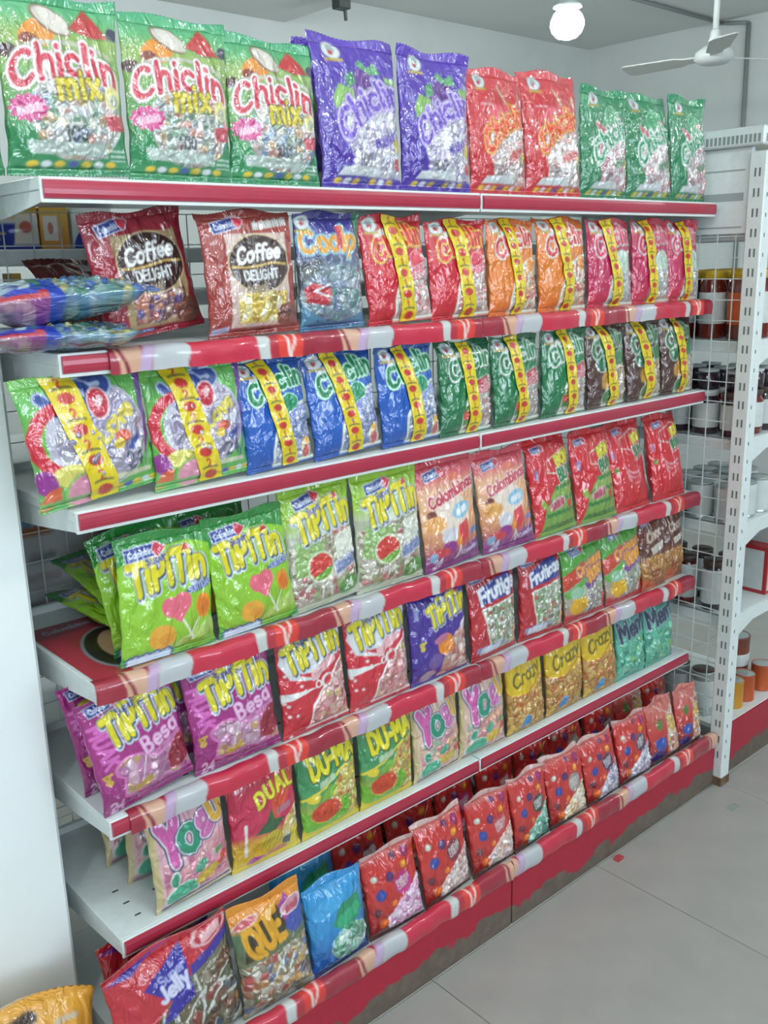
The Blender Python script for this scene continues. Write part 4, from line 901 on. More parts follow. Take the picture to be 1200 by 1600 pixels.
def d_orange(A):
    A.vgrad([(0, '#d08a2c'), (0.7, '#dd9a34'), (1, '#e0a23c')])
    A.line([(0.26, 0.87), (0.42, 0.915), (0.60, 0.92)], 0.07, '#3a2118')
    for cx, cy in ((0.80, 0.87), (0.10, 0.86), (0.42, 0.82), (0.2, 0.79), (0.88, 0.72)): A.line([(cx - 0.06, cy - 0.004), (cx + 0.06, cy + 0.008)], 0.035, '#c9b79c')
DES = {
 'mix': d_mix, 'grape': big('#4a2c9c', '#3c2190', '#6a4ab4', '#c3b4dc', '#6f62a0', grapes, ['#c9c6d4', '#e6e6ea', '#9c98ac', '#b4a8cc', '#f2f2f4', '#7d7898'], '#5c3cb0'),
 'cherry': big('#c0222c', '#b81c28', '#d8462c', '#e2a23c', '#8a3a24', cherries, ['#d8c6c4', '#eceaea', '#b8a09c', '#d88a88', '#f4f2f0', '#8f8480'], '#d24a52'),
 'melon': big('#12784a', '#0f6c42', '#1c8a5c', '#dfe6e2', '#8aa89a', melon, ['#d4cccc', '#eeecec', '#c098a0', '#a8a4a4', '#f2f0f0', '#c8687c'], '#2a8f60'),
 'coffee_red': d_coffee('#9c2034', '#8e1a2c', ['#5a3a5c', '#c9805c', '#d8b8a0', '#3f3f8a', '#b85a44', '#e0d0c8', '#6a4038'], '#a88f68', False),
 'coffee_brown': d_coffee('#9a3a32', '#88302a', ['#c9a82c', '#d8c04a', '#8f7a2c', '#e6dca0', '#b8922c', '#e4e0d4'], '#c8b0a8', True),
 'cool': d_cool,
 's_cherry': small('#c41c30', '#b8182a', '#cf2c3c', '#e2b23c', ['#d8ccc8', '#f0eeec', '#b8a4a0', '#d87a84', '#a89c98'], x_cherry, 'cereza', '#d83a64'),
 's_orange': small('#dc7a24', '#d0601e', '#c82c38', '#e8dcd0', ['#d8d0c0', '#f0eee8', '#b8ac98', '#d8a070', '#c84a4a'], x_orange, '', '#d83a64'),
 's_coco': small('#b81c50', '#c01f3c', '#cf2450', '#d8c8d0', ['#c8ccc8', '#eceeea', '#a0a8a8', '#d8b89c', '#9a8cb0', '#b0b8b4'], x_coco, '', '#d83a64'),
 's_mint': small('#1a58b4', '#184a9c', '#0f7a4c', '#b8ead4', ['#8a94b8', '#b8c0d4', '#5a6aa0', '#d8dce8', '#7a80b0'], x_mint, 'menta', '#6f80cc'),
 's_melon': small('#147244', '#125c38', '#1f7a4c', '#d8e2dc', ['#c8b8b8', '#e4dcdc', '#98a090', '#c07a80', '#b0b0a8'], x_mel, 'sandia', '#c03a58'),
 's_tamarind': small('#4a2820', '#3f221c', '#2f6a44', '#b8c8bc', ['#c8bcb0', '#e4dcd4', '#a0907c', '#b88a4c', '#d0c8c0'], x_tam, '', '#c03a58'),
 'love': d_love, 'tip_green': d_tipg, 'tip_melon': d_tipw, 'colomb': d_colomb, 'bon_melon': d_bonw, 'bon_red': d_bonr, 'besa': d_besa, 'tip_red': d_tipr, 'tip_purple': d_tipp,
 'frut1': d_frut('Frutigs'), 'frut2': d_frut('Fruticas'), 'crois': d_crois, 'brown': d_brown,
 'yogu_pink': d_yogu('#d8a8b4', ['#c87a94', '#d890a4', '#b86a88', '#e0b8c0', '#d8a0a0']), 'yogu_peach': d_yogu('#dcb8ac', ['#d8a080', '#c87a84', '#8ab0a0', '#e0c0a8', '#d89a6c', '#c890a0']),
 'dual': d_dual, 'duma': d_duma, 'crazy': d_crazy, 'ment': d_ment, 'jolly': d_jolly, 'que': d_que, 'blue': d_blue,
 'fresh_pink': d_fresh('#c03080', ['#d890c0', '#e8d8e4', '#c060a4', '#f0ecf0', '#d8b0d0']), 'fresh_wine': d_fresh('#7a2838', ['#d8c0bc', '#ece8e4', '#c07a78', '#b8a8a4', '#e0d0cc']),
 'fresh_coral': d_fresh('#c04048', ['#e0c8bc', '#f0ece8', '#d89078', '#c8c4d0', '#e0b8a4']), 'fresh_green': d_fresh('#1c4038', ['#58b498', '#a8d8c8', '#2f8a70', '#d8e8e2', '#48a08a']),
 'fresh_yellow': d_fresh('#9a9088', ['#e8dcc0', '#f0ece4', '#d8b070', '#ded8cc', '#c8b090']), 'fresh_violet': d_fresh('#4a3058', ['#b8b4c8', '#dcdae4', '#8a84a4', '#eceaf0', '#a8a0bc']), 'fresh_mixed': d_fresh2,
 'bluepack': d_bluepack, 'redpack': d_redpack, 'orange': d_orange,
}

# ------------------------------------------------------------------ the bags
FILM = print_mat('glossy_candy_film', 0.30, 1.0, 1.0, 34.0)
STRIPM = print_mat('promo_strip_film', 0.34, 0.6, 0.8, 34.0)
def smooth_noise(u, v, rs, n=9, f0=1.0, f1=4.0, ridged=False):
    o = np.zeros_like(u)
    for k in range(n):
        f = f0 + (f1 - f0) * rs.rand(); a = rs.rand() * 6.28; p = rs.rand() * 6.28
        w = np.cos((u * math.cos(a) + v * math.sin(a)) * f * 6.28 + p)
        o += (1 - np.abs(w) * 1.6) if ridged else w
    return o / n
class BagShape:
    def __init__(s, w, h, d, seed, vb=0.045, vt=0.92, full=1.0, sag=0.0):
        s.w, s.h, s.d, s.seed, s.vb, s.vt, s.full, s.sag = w, h, d, seed, vb, vt, full, sag
        rs = np.random.RandomState(seed)
        s.top_curl = (rs.rand() - 0.5) * 0.012; s.tw = (rs.rand() - 0.5) * 0.014
        s.ph = rs.rand(6) * 6.28; s.skew = (rs.rand() - 0.5) * 0.02
    def prof(s, v):
        q = np.clip((v - s.vb) / (s.vt - s.vb), 0, 1)
        return (1 - np.abs(2 * q - 1) ** 3.6) ** 0.58 * (1.08 - 0.35 * q ** 1.5)
    def xz(s, u, v):
        """u -1..1 across, v 0..1 up"""
        pr = s.prof(v)
        edge = 1.03 - 0.055 * pr + 0.008 * np.sin(v * 23 + s.ph[0]) * pr + 0.006 * np.sin(v * 41 + s.ph[1]) * pr
        x = u * s.w / 2 * edge + s.skew * (v - 0.3)
        z = v * s.h - 0.004 * np.maximum(0, v - s.vt) / (1 - s.vt + 1e-6) * (1 + np.sin(u * 4 + s.ph[2])) - s.sag * s.h * v ** 2 * (u ** 2) * 0.5
        return x, z
    def mid(s, u, v):
        up = np.clip((v - 0.8) / 0.2, 0, 1)
        return s.top_curl * up ** 2 + 0.006 * up * np.sin(u * 3.5 + s.ph[3]) + s.tw * u * (v - 0.5)
    def half(s, u, v, front=True):
        pr = s.prof(v)
        t = np.clip(1 - np.abs(u) ** 2.6, 0, 1) ** 0.6 * pr * s.full
        rs = np.random.RandomState(s.seed + (11 if front else 97))
        n = smooth_noise(u * 0.5, v * 0.65, rs, 9, 0.8, 2.6) * 0.0070 + smooth_noise(u * 0.5, v * 0.65, rs, 7, 2.0, 5.5, True) * 0.0062
        # pleats fanning out of the seals
        k = 15 + 6 * rs.rand(); pl = np.sin(u * k + 2.2 * np.sin(u * 3 + s.ph[4]) + s.ph[5])
        n = n + pl * 0.0035 * (np.exp(-np.abs(v - s.vt) / 0.07) + 0.7 * np.exp(-np.abs(v - s.vb) / 0.05))
        env = np.clip(t * 2.0, 0, 1)
        return s.d / 2 * t + n * env + 0.0008
    def front(s, u, v, off=0.0, rel=0.0):
        x, z = s.xz(u, v)
        return np.stack([x, s.mid(u, v) - s.half(u, v) * 0.72 - off - rel, z], 1)
    def back(s, u, v):
        x, z = s.xz(u, v)
        return np.stack([x, s.mid(u, v) + s.half(u, v, False) * 1.2, z], 1)
def art_for(design, u, v, a, px, seed):
    A = Art((u + 1) / 2, v, a, px, seed); DES[design](A); return A
def grid_faces(n, m):
    i, j = np.meshgrid(np.arange(n), np.arange(m), indexing='ij'); a = (i * (m + 1) + j).ravel()
    return np.stack([a, a + m + 1, a + m + 2, a + 1], 1)
_bagcache = {}
def bag_meshes(design, w, h, d, seed, nx, strip=None, **kw):
    S = BagShape(w, h, d, seed, **kw)
    a = h / w; ny = int(nx * a * (S.vt - S.vb)); px = 1.6 / nx
    out = []
    # pouch: fine printed front, coarser back, closed ring
    us = np.linspace(-1, 1, nx + 1); us = np.sign(us) * (1 - (1 - np.abs(us)) ** 1.15)
    vs = np.linspace(S.vb, S.vt, ny + 1)
    U, Vv = np.meshgrid(us, vs, indexing='ij'); U = U.ravel(); Vv = Vv.ravel()
    A = art_for(design, U, Vv, a, px, seed)
    edge = np.clip((1 - np.abs(U)) * 8, 0, 1) * np.clip((Vv - S.vb) * 20, 0, 1) * np.clip((S.vt - Vv) * 20, 0, 1)
    P = S.front(U, Vv, 0, A.rel * edge); col = A.rgba()
    nb = 9; ub = np.linspace(1, -1, nb + 2)[1:-1]
    UB, VB = np.meshgrid(ub, vs, indexing='ij'); UB = UB.ravel(); VB = VB.ravel()
    PB = S.back(UB, VB)
    base = col.reshape(nx + 1, ny + 1, 4)
    cb = np.repeat(np.median(base[[1, 2, nx - 2, nx - 1]], axis=0)[None], nb, 0).reshape(-1, 4)
    V = np.concatenate([P, PB]); C = np.concatenate([col, cb])
    F = [grid_faces(nx, ny)]
    cols = [nx * (ny + 1)] + [(nx + 1 + k) * (ny + 1) for k in range(nb)] + [0]
    jj = np.arange(ny)
    for c0, c1 in zip(cols[:-1], cols[1:]):
        F.append(np.stack([c0 + jj, c1 + jj, c1 + jj + 1, c0 + jj + 1], 1))
    out.append(('pouch', mesh_np('pouch', V, np.concatenate(F), FILM, True, C)))
    # crimped seals
    for nm, v0, v1 in (('top_seal', S.vt, 1.0), ('bottom_seal', 0.0, S.vb)):
        n2 = max(30, nx // 2); m2 = 8 if nm == 'top_seal' else 5
        U, Vv = np.meshgrid(np.linspace(-1, 1, n2 + 1), np.linspace(v0, v1, m2 + 1), indexing='ij')
        tip = Vv.copy()
        if nm == 'top_seal': Vv[:, -1] -= 0.006 * (np.arange(n2 + 1) % 2)
        else: Vv[:, 0] += 0.005 * (np.arange(n2 + 1) % 2)
        U = U.ravel(); Vv = Vv.ravel(); A = art_for(design, U, Vv, a, px * 1.5, seed)
        rib = 0.0007 * np.sin((Vv - v0) / (v1 - v0) * 6.28 * 4)
        Pf = S.front(U, Vv, 0.0002) ; Pf[:, 1] -= rib
        Pb = Pf.copy(); Pb[:, 1] += 0.0022
        n = len(Pf); f = grid_faces(n2, m2)
        # rim faces so the seal is a thin closed slab
        rim = [i * (m2 + 1) for i in range(n2 + 1)] + [n2 * (m2 + 1) + j for j in range(1, m2 + 1)] + [i * (m2 + 1) + m2 for i in range(n2 - 1, -1, -1)] + [j for j in range(m2 - 1, 0, -1)]
        rim = np.array(rim); r2 = np.roll(rim, -1)
        F = np.concatenate([f, f[:, ::-1] + n, np.stack([r2, rim, rim + n, r2 + n], 1)])
        c = A.rgba(); out.append((nm, mesh_np(nm, np.concatenate([Pf, Pb]), F, FILM, True, np.concatenate([c, c]))))
    if strip:
        u0, u1, hwid, digit = strip
        n2, m2 = 22, 130
        T, Vv = np.meshgrid(np.linspace(-1, 1, n2 + 1), np.linspace(0.012, 0.985, m2 + 1), indexing='ij'); T = T.ravel(); Vv = Vv.ravel()
        U = u0 + (u1 - u0) * Vv + T * hwid + 0.02 * np.sin(Vv * 7 + seed)
        L = h * 0.973; W = hwid * w
        A = Art((T + 1) / 2, (Vv - 0.012) / 0.973, L / W, 1.3 / n2, seed)
        A.fill('#dcc51c')
        n = max(3, int(round(L / W)))
        for k in range(n):
            y = (k + 0.25) / n
            A.burst(0.5, y, 0.30, '#c0322c', 14, 0.72)
            A.text(digit, 0.5, y + 0.5 / n, 0.19 if digit == '2' else 0.12, '#c0322c', 0.12)
            A.line(arc(0.5, y + 0.29 / n, 0.32, 0.012, 170, 10, 6), 0.08, '#6d6a3a')
            A.line([(0.1, y + 0.76 / n), (0.9, y + 0.76 / n)], 0.035, '#c9a818')
        P = S.front(np.clip(U, -0.99, 0.99), Vv, 0.0028)
        # a strip bridges the small dents of the film below
        Y = P[:, 1].reshape(n2 + 1, m2 + 1); sm = Y.copy()
        for _ in range(6): sm[:, 1:-1] = np.minimum(Y[:, 1:-1], (sm[:, :-2] + sm[:, 1:-1] + sm[:, 2:]) / 3)
        P[:, 1] = sm.ravel() - 0.0008
        Pb = P.copy(); Pb[:, 1] += 0.0006; f = grid_faces(n2, m2)
        c = A.rgba()
        out.append(('promo_strip', mesh_np('promo_strip', np.concatenate([P, Pb]), np.concatenate([f, f[:, ::-1] + len(P)]), STRIPM, True, np.concatenate([c, c]))))
    return out
def bag(design, name, label, group, xc, deck, yc, w, h, d=0.055, lean=4, yaw=0, roll=0, seed=0, nx=80, strip=None, pose=None, **kw):
    key = (design, round(w, 3), round(h, 3), round(d, 3), seed, nx, strip, tuple(sorted(kw.items())))
    if key not in _bagcache: _bagcache[key] = bag_meshes(design, w, h, d, seed, nx, strip, **kw)
    parts = _bagcache[key]
    if pose is None:
        R = Matrix.Rotation(math.radians(yaw), 4, 'Z') @ Matrix.Rotation(math.radians(-lean), 4, 'X') @ Matrix.Rotation(math.radians(roll), 4, 'Y')
    else:
        R = pose
    co = np.empty(len(parts[0][1].vertices) * 3, np.float32); lo = 9.0
    for nm, me in parts[:3]:
        co = np.empty(len(me.vertices) * 3, np.float32); me.vertices.foreach_get('co', co); co = co.reshape(-1, 3)
        zr = np.array(R)[2]
        lo = min(lo, float((co @ zr[:3]).min()))
    t = empty(name, (0, 0, 0))
    t.matrix_world = Matrix.Translation((xc, yc, deck - lo + 0.0003)) @ R
    tag(t, label, 'candy bag', group)
    for nm, me in parts:
        link(nm, me, t)
    return t

def nxf(x): return 124 if x < 0.5 else 98 if x < 0.95 else 78 if x < 1.4 else 62
def row(items, deck, group, face=-0.004, yoff=0.0):
    for it in items:
        design, label, xc, w, h, lean, yaw, roll, seed = it[:9]
        kw = dict(it[9]) if len(it) > 9 else {}
        d = kw.pop('d', 0.056); y = kw.pop('y', None)
        if y is None:
            xc = xc - 0.018 * (xc + 0.587) / 1.396 if face > -0.05 else xc - 0.012 * (xc + 0.587) / 1.32
            y = face + d * 0.36 + yoff
        bag(design, 'candy_bag', label, kw.pop('group', group), xc, deck + kw.pop('dz', 0), y, w * 0.98, h, d, lean, yaw, roll, seed, kw.pop('nx', nxf(xc)), kw.pop('strip', None), **kw)

# top shelf
G1 = 'candy bags on the top shelf'
row([
 ('mix', 'green fruit-print candy bag cut by the picture edge on the top shelf', -0.112, 0.165, 0.235, 2, 0, 0, 11),
 ('mix', 'green fruit-print candy bag with pink lettering, tallest in view at the near end, top shelf', 0.072, 0.19, 0.248, 2, 2, -1.5, 12, {'d': 0.062}),
 ('mix', 'green fruit-print candy bag, middle of the three with pink lettering on the top shelf', 0.258, 0.184, 0.246, 2, -2, 0.5, 13, {'d': 0.062}),
 ('mix', 'green fruit-print candy bag standing beside the violet bags on the top shelf', 0.441, 0.186, 0.236, 3, 0, 0.5, 14, {'d': 0.060}),
 ('grape', 'violet grape candy bag next to the green fruit-print bags on the top shelf', 0.636, 0.196, 0.262, 3, 1, 0, 15),
 ('grape', 'violet grape candy bag next to the red cherry bags on the top shelf', 0.827, 0.184, 0.258, 1, -2, 0.5, 16),
 ('cherry', 'red cherry candy bag touching the violet bag on the top shelf', 1.012, 0.178, 0.246, 3, 2, 0, 17),
 ('cherry', 'red cherry candy bag touching the green bag on the top shelf', 1.197, 0.180, 0.262, 5, -3, 0, 18),
 ('melon', 'dark green candy bag nearest the red cherry bags on the top shelf', 1.385, 0.186, 0.244, 4, 2, 0, 19),
 ('melon', 'dark green candy bag in the middle of three on the top shelf', 1.575, 0.180, 0.250, 7, -2, 0, 20),
 ('melon', 'dark green candy bag at the far end of the top shelf', 1.752, 0.166, 0.256, 5, 1, 0, 21)], LEV[0], G1)
row([('grape', 'violet grape candy bag peeking out behind the front violet bag on the top shelf', 0.66, 0.19, 0.275, 0, 1, 0, 22, {'y': 0.145, 'nx': 60})], LEV[0], G1)

# second shelf
G2 = 'candy bags on the second shelf'
S1 = (0.10, -0.18, 0.21, '1')
row([
 ('coffee_red', 'dark red coffee candy bag tilted toward the pillar on the second shelf', 0.212, 0.190, 0.206, 2, 3, -7, 31, {'d': 0.05, 'y': 0.085}),
 ('coffee_brown', 'brown coffee candy bag with yellow-wrapped sweets on the second shelf', 0.380, 0.184, 0.212, 3, -2, -1.5, 32),
 ('cool', 'blue and grey candy bag with orange lettering beside the brown coffee bag', 0.556, 0.152, 0.214, 4, 0, -1, 33),
 ('s_cherry', 'red candy bag with yellow promo strip beside the blue and grey bag', 0.728, 0.172, 0.208, 6, 2, -2, 34, {'strip': (0.15, -0.12, 0.24, '1')}),
 ('s_cherry', 'red candy bag with yellow promo strip beside the orange bags', 0.900, 0.168, 0.204, 6, -2, -1.5, 35, {'strip': (0.20, -0.16, 0.25, '1')}),
 ('s_orange', 'orange candy bag with promo strip touching the red bag on the second shelf', 1.066, 0.160, 0.208, 5, 2, 0, 36, {'strip': S1}),
 ('s_orange', 'orange candy bag with promo strip touching the magenta bag on the second shelf', 1.237, 0.168, 0.212, 3, -1, 0, 37, {'strip': S1}),
 ('s_coco', 'magenta candy bag with promo strip touching the orange bag', 1.425, 0.178, 0.210, 4, 1, 0, 38, {'strip': (0.12, -0.2, 0.22, '1')}),
 ('s_coco', 'magenta candy bag with promo strip in the middle of three', 1.600, 0.158, 0.212, 5, -1, 0, 39, {'strip': (-0.05, -0.35, 0.22, '1')}),
 ('s_coco', 'magenta candy bag with promo strip at the far end of the second shelf', 1.752, 0.148, 0.210, 6, 0, 0, 40, {'strip': (0.1, -0.1, 0.25, '1')})], LEV[1], G2)
FLAT = lambda az, tilt=0, r=0: Matrix.Rotation(math.radians(az), 4, 'Z') @ Matrix.Rotation(math.radians(-86 + tilt), 4, 'X') @ Matrix.Rotation(math.radians(r), 4, 'Y')
bag('bluepack', 'candy_bag', 'clear and blue candy bag lying flat, topmost by the pillar on the second shelf', 'bags lying by the pillar', -0.088, LEV[1] + 0.036, 0.055, 0.145, 0.25, 0.066, seed=41, nx=90, pose=FLAT(-98, -2))
bag('bluepack', 'candy_bag', 'blue candy bag lying flat under another by the pillar on the second shelf', 'bags lying by the pillar', -0.105, LEV[1], 0.045, 0.140, 0.25, 0.040, seed=42, nx=60, pose=FLAT(-95, -4))
bag('redpack', 'candy_bag', 'crumpled dark red bag slumped behind the blue bags on the second shelf', G2, 0.215, LEV[1], 0.24, 0.17, 0.18, 0.06, seed=43, nx=50, pose=Matrix.Rotation(math.radians(12), 4, 'Z') @ Matrix.Rotation(math.radians(-42), 4, 'X'))

# third shelf
G3 = 'candy bags on the third shelf'
S2 = (0.05, -0.42, 0.24, '2')
row([
 ('love', 'green lollipop bag with yellow promo strip overhanging the shelf end by the pillar', 0.068, 0.212, 0.208, 5, 2, -5, 51, {'strip': (0.02, -0.40, 0.23, '2'), 'd': 0.066, 'nx': 130}),
 ('love', 'green lollipop bag with yellow promo strip touching the blue bags', 0.258, 0.186, 0.206, 5, -2, -3, 52, {'strip': (0.12, -0.42, 0.24, '2'), 'd': 0.06}),
 ('s_mint', 'blue candy bag with promo strip touching the green lollipop bag', 0.420, 0.150, 0.204, 6, 1, -3, 53, {'strip': (0.25, -0.3, 0.23, '1')}),
 ('s_mint', 'blue candy bag with promo strip in the middle of three', 0.584, 0.166, 0.204, 7, -1, -4, 54, {'strip': (0.2, -0.3, 0.22, '1')}),
 ('s_mint', 'blue candy bag with promo strip touching the green bags', 0.752, 0.164, 0.206, 5, 2, -2, 55, {'strip': (0.15, -0.2, 0.22, '1')}),
 ('s_melon', 'dark green candy bag with promo strip touching the blue bag', 0.916, 0.160, 0.204, 4, 0, 0, 56, {'strip': (0.2, -0.15, 0.22, '1')}),
 ('s_melon', 'dark green candy bag with promo strip in the middle of three', 1.083, 0.160, 0.204, 4, 1, -1, 57, {'strip': (0.1, -0.2, 0.22, '1')}),
 ('s_melon', 'dark green candy bag with promo strip touching the brown bags', 1.254, 0.162, 0.206, 4, -1, 0, 58, {'strip': (0.25, -0.1, 0.22, '1')}),
 ('s_tamarind', 'brown candy bag with promo strip touching the dark green bag', 1.422, 0.158, 0.210, 4, 0, 0, 59, {'strip': (0.25, -0.25, 0.22, '1')}),
 ('s_tamarind', 'brown candy bag with promo strip in the middle of three', 1.590, 0.160, 0.210, 5, 1, 0, 60, {'strip': (0.15, -0.35, 0.24, '1')}),
 ('s_tamarind', 'brown candy bag with promo strip at the far end of the third shelf', 1.748, 0.152, 0.210, 6, 0, 0, 61, {'strip': (0.2, -0.1, 0.24, '1')})], LEV[2], G3)

# fourth shelf
G4 = 'lollipop bags on the fourth shelf'
row([
 ('tip_green', 'bright green lollipop bag with yellow lettering, frontmost by the pillar', 0.160, 0.186, 0.226, 3, 2, 2, 71, {'d': 0.045, 'nx': 130}),
 ('tip_green', 'bright green lollipop bag with yellow lettering touching the watermelon lollipop bags', 0.346, 0.172, 0.228, 4, -1, -2, 72, {'d': 0.045, 'nx': 130}),
 ('tip_melon', 'clear and lime watermelon lollipop bag touching the bright green bags', 0.515, 0.172, 0.248, 6, 1, -3, 73),
 ('tip_melon', 'clear and lime watermelon lollipop bag touching the peach bags', 0.686, 0.178, 0.250, 4, -1, -1, 74),
 ('colomb', 'peach and purple lollipop bag touching the watermelon lollipop bag', 0.872, 0.176, 0.248, 6, 1, -2, 75),
 ('colomb', 'peach and purple lollipop bag touching the red bags', 1.060, 0.174, 0.238, 9, -1, -1, 76),
 ('bon_melon', 'red bag printed as a green watermelon touching the peach bag', 1.237, 0.160, 0.246, 10, 1, -1, 77),
 ('bon_melon', 'red bag printed as a green watermelon touching the all-red bags', 1.404, 0.160, 0.242, 10, -1, 0, 78),
 ('bon_red', 'all-red lollipop bag touching the watermelon-printed bag', 1.565, 0.158, 0.246, 13, 1, 0, 79),
 ('bon_red', 'all-red lollipop bag at the far end of the fourth shelf', 1.738, 0.152, 0.240, 11, 0, 0, 80)], LEV[3], G4)
row([
 ('tip_green', 'bright green lollipop bag peeking out at the pillar side behind the front one', 0.166, 0.18, 0.222, 5, 2, -8, 71, {'d': 0.040, 'y': 0.075, 'nx': 130}),
 ('tip_green', 'bright green lollipop bag half hidden in the gap between two green bags', 0.315, 0.172, 0.228, 8, -1, -3, 72, {'d': 0.045, 'y': 0.095, 'nx': 130})], LEV[3], G4)
bag('tip_green', 'candy_bag', 'bright green lollipop bag lying flat behind the front bags on the fourth shelf', G4, 0.205, LEV[3], 0.155, 0.18, 0.215, 0.045, seed=73, nx=50, pose=FLAT(14, 4))
bag('tip_green', 'candy_bag', 'bright green lollipop bag lying on top of another behind the front bags', G4, 0.195, LEV[3] + 0.048, 0.15, 0.18, 0.215, 0.045, seed=74, nx=50, pose=FLAT(4, 9))

# fifth shelf
G5 = 'candy bags on the fifth shelf'
row([
 ('besa', 'magenta lollipop bag with yellow lettering overhanging the shelf end by the pillar', 0.098, 0.182, 0.218, 5, 3, -5, 81, {'d': 0.055, 'nx': 130}),
 ('besa', 'magenta lollipop bag with yellow lettering touching the red and white bags', 0.286, 0.186, 0.220, 4, -2, -2, 82, {'d': 0.055, 'nx': 130}),
 ('tip_red', 'red and white lollipop bag touching the magenta bag', 0.474, 0.166, 0.222, 4, 1, -1, 83),
 ('tip_red', 'red and white lollipop bag touching the purple bag', 0.647, 0.168, 0.222, 4, -1, -1, 84),
 ('tip_purple', 'purple lollipop bag with yellow lettering between the red bags', 0.828, 0.176, 0.212, 4, 0, -1, 85),
 ('frut1', 'red candy bag with white lettering on blue touching the purple bag', 1.012, 0.162, 0.206, 5, 1, -1, 86),
 ('frut2', 'red candy bag with white lettering on blue touching the green and orange bags', 1.186, 0.158, 0.206, 5, -1, 0, 87),
 ('crois', 'green and orange candy bag touching the red fruit bag', 1.362, 0.172, 0.202, 5, 1, 0, 88),
 ('crois', 'green and orange candy bag touching the brown bags', 1.540, 0.168, 0.206, 8, -1, 0, 89),
 ('brown', 'brown toffee bag touching the green and orange bag', 1.684, 0.120, 0.212, 8, 0, 0, 90),
 ('brown', 'brown toffee bag at the far end of the fifth shelf', 1.776, 0.100, 0.212, 8, 0, 0, 91, {'y': 0.03})], LEV[4], G5)
row([
 ('besa', 'magenta lollipop bag squeezed between the pillar and the front magenta bag', 0.088, 0.17, 0.216, 6, 3, -4, 81, {'d': 0.045, 'y': 0.10, 'nx': 130}),
 ('besa', 'magenta lollipop bag half hidden in the gap between the two magenta bags', 0.252, 0.18, 0.218, 6, -2, -2, 82, {'d': 0.045, 'y': 0.10, 'nx': 130})], LEV[4], G5)

# sixth shelf
G6 = 'candy bags on the sixth shelf'
row([
 ('yogu_pink', 'tan and pink bag with large colourful letters by the empty shelf end', 0.172, 0.164, 0.206, 3, 2, -3, 101, {'nx': 120}),
 ('dual', 'crimson candy bag with yellow lettering and a pineapple', 0.335, 0.158, 0.208, 3, -1, 0, 102, {'nx': 120}),
 ('duma', 'green candy bag with yellow lettering and tomato-red fruit touching the crimson bag', 0.500, 0.156, 0.208, 4, 1, 0, 103),
 ('duma', 'green candy bag with yellow lettering and tomato-red fruit touching the tan bags', 0.659, 0.152, 0.206, 2, -1, 0, 104),
 ('yogu_peach', 'tan and peach bag with large colourful letters touching the green bag', 0.815, 0.150, 0.202, 4, 1, 0, 105),
 ('yogu_peach', 'tan and peach bag with large colourful letters touching the yellow bags', 0.971, 0.154, 0.200, 4, -1, 0, 106),
 ('crazy', 'yellow-topped bag of golden sweets touching the tan bag', 1.132, 0.142, 0.206, 4, 1, 0, 107),
 ('crazy', 'yellow-topped bag of golden sweets in the middle of three', 1.286, 0.148, 0.206, 4, -1, 0, 108),
 ('crazy', 'yellow-topped bag of golden sweets touching the mint green bags', 1.442, 0.146, 0.206, 5, 0, 0, 109),
 ('ment', 'mint green candy bag touching the yellow-topped bag', 1.588, 0.140, 0.202, 6, 1, 0, 110),
 ('ment', 'mint green candy bag at the far end of the sixth shelf', 1.730, 0.140, 0.202, 6, 0, 0, 111)], LEV[5], G6)
row([
 ('yogu_pink', 'tan candy bag seen edge-on just behind the one with large letters', 0.168, 0.164, 0.206, 10, -4, 0, 112, {'y': 0.125, 'nx': 60, 'd': 0.045}),
 ('yogu_pink', 'tan candy bag leaning at the rear of the sixth shelf by its empty end', 0.160, 0.164, 0.206, 14, 6, 0, 113, {'y': 0.22, 'nx': 60, 'd': 0.045})], LEV[5], G6)

# base deck: front row, then the rows crammed behind it
G7 = 'candy bags on the base shelf'
D7 = 0.146
row([
 ('jolly', 'large red and blue bag of lollipops at the near end of the base shelf', 0.085, 0.250, 0.236, 8, 2, -3, 121, {'d': 0.075, 'nx': 140}),
 ('que', 'orange-topped lollipop bag with black and yellow lettering on the base shelf', 0.285, 0.162, 0.236, 7, -2, -1, 122, {'d': 0.065}),
 ('blue', 'bright blue candy bag on the base shelf', 0.442, 0.150, 0.196, 8, 1, 0, 123, {'d': 0.065}),
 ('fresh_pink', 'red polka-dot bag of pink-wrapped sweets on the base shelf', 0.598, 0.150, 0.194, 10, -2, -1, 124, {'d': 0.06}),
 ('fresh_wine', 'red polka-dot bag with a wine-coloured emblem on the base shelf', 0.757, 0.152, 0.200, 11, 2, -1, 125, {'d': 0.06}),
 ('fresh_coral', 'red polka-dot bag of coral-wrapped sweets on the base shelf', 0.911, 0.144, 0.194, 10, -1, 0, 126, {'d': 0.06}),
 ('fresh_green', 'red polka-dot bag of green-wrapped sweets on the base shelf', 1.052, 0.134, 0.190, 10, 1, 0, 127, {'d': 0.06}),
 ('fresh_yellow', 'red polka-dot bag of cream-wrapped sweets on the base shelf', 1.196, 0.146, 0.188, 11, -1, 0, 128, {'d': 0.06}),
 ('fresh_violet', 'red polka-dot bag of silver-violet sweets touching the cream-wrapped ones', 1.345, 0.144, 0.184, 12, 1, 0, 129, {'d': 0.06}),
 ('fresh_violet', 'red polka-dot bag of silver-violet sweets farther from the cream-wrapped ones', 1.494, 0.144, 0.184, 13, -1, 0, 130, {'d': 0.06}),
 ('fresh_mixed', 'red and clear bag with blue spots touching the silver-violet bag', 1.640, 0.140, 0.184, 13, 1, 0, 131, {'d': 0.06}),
 ('fresh_mixed', 'red and clear bag with blue spots next to the slotted post', 1.768, 0.116, 0.184, 12, 0, 0, 132, {'d': 0.055})], D7, G7, face=-0.094)
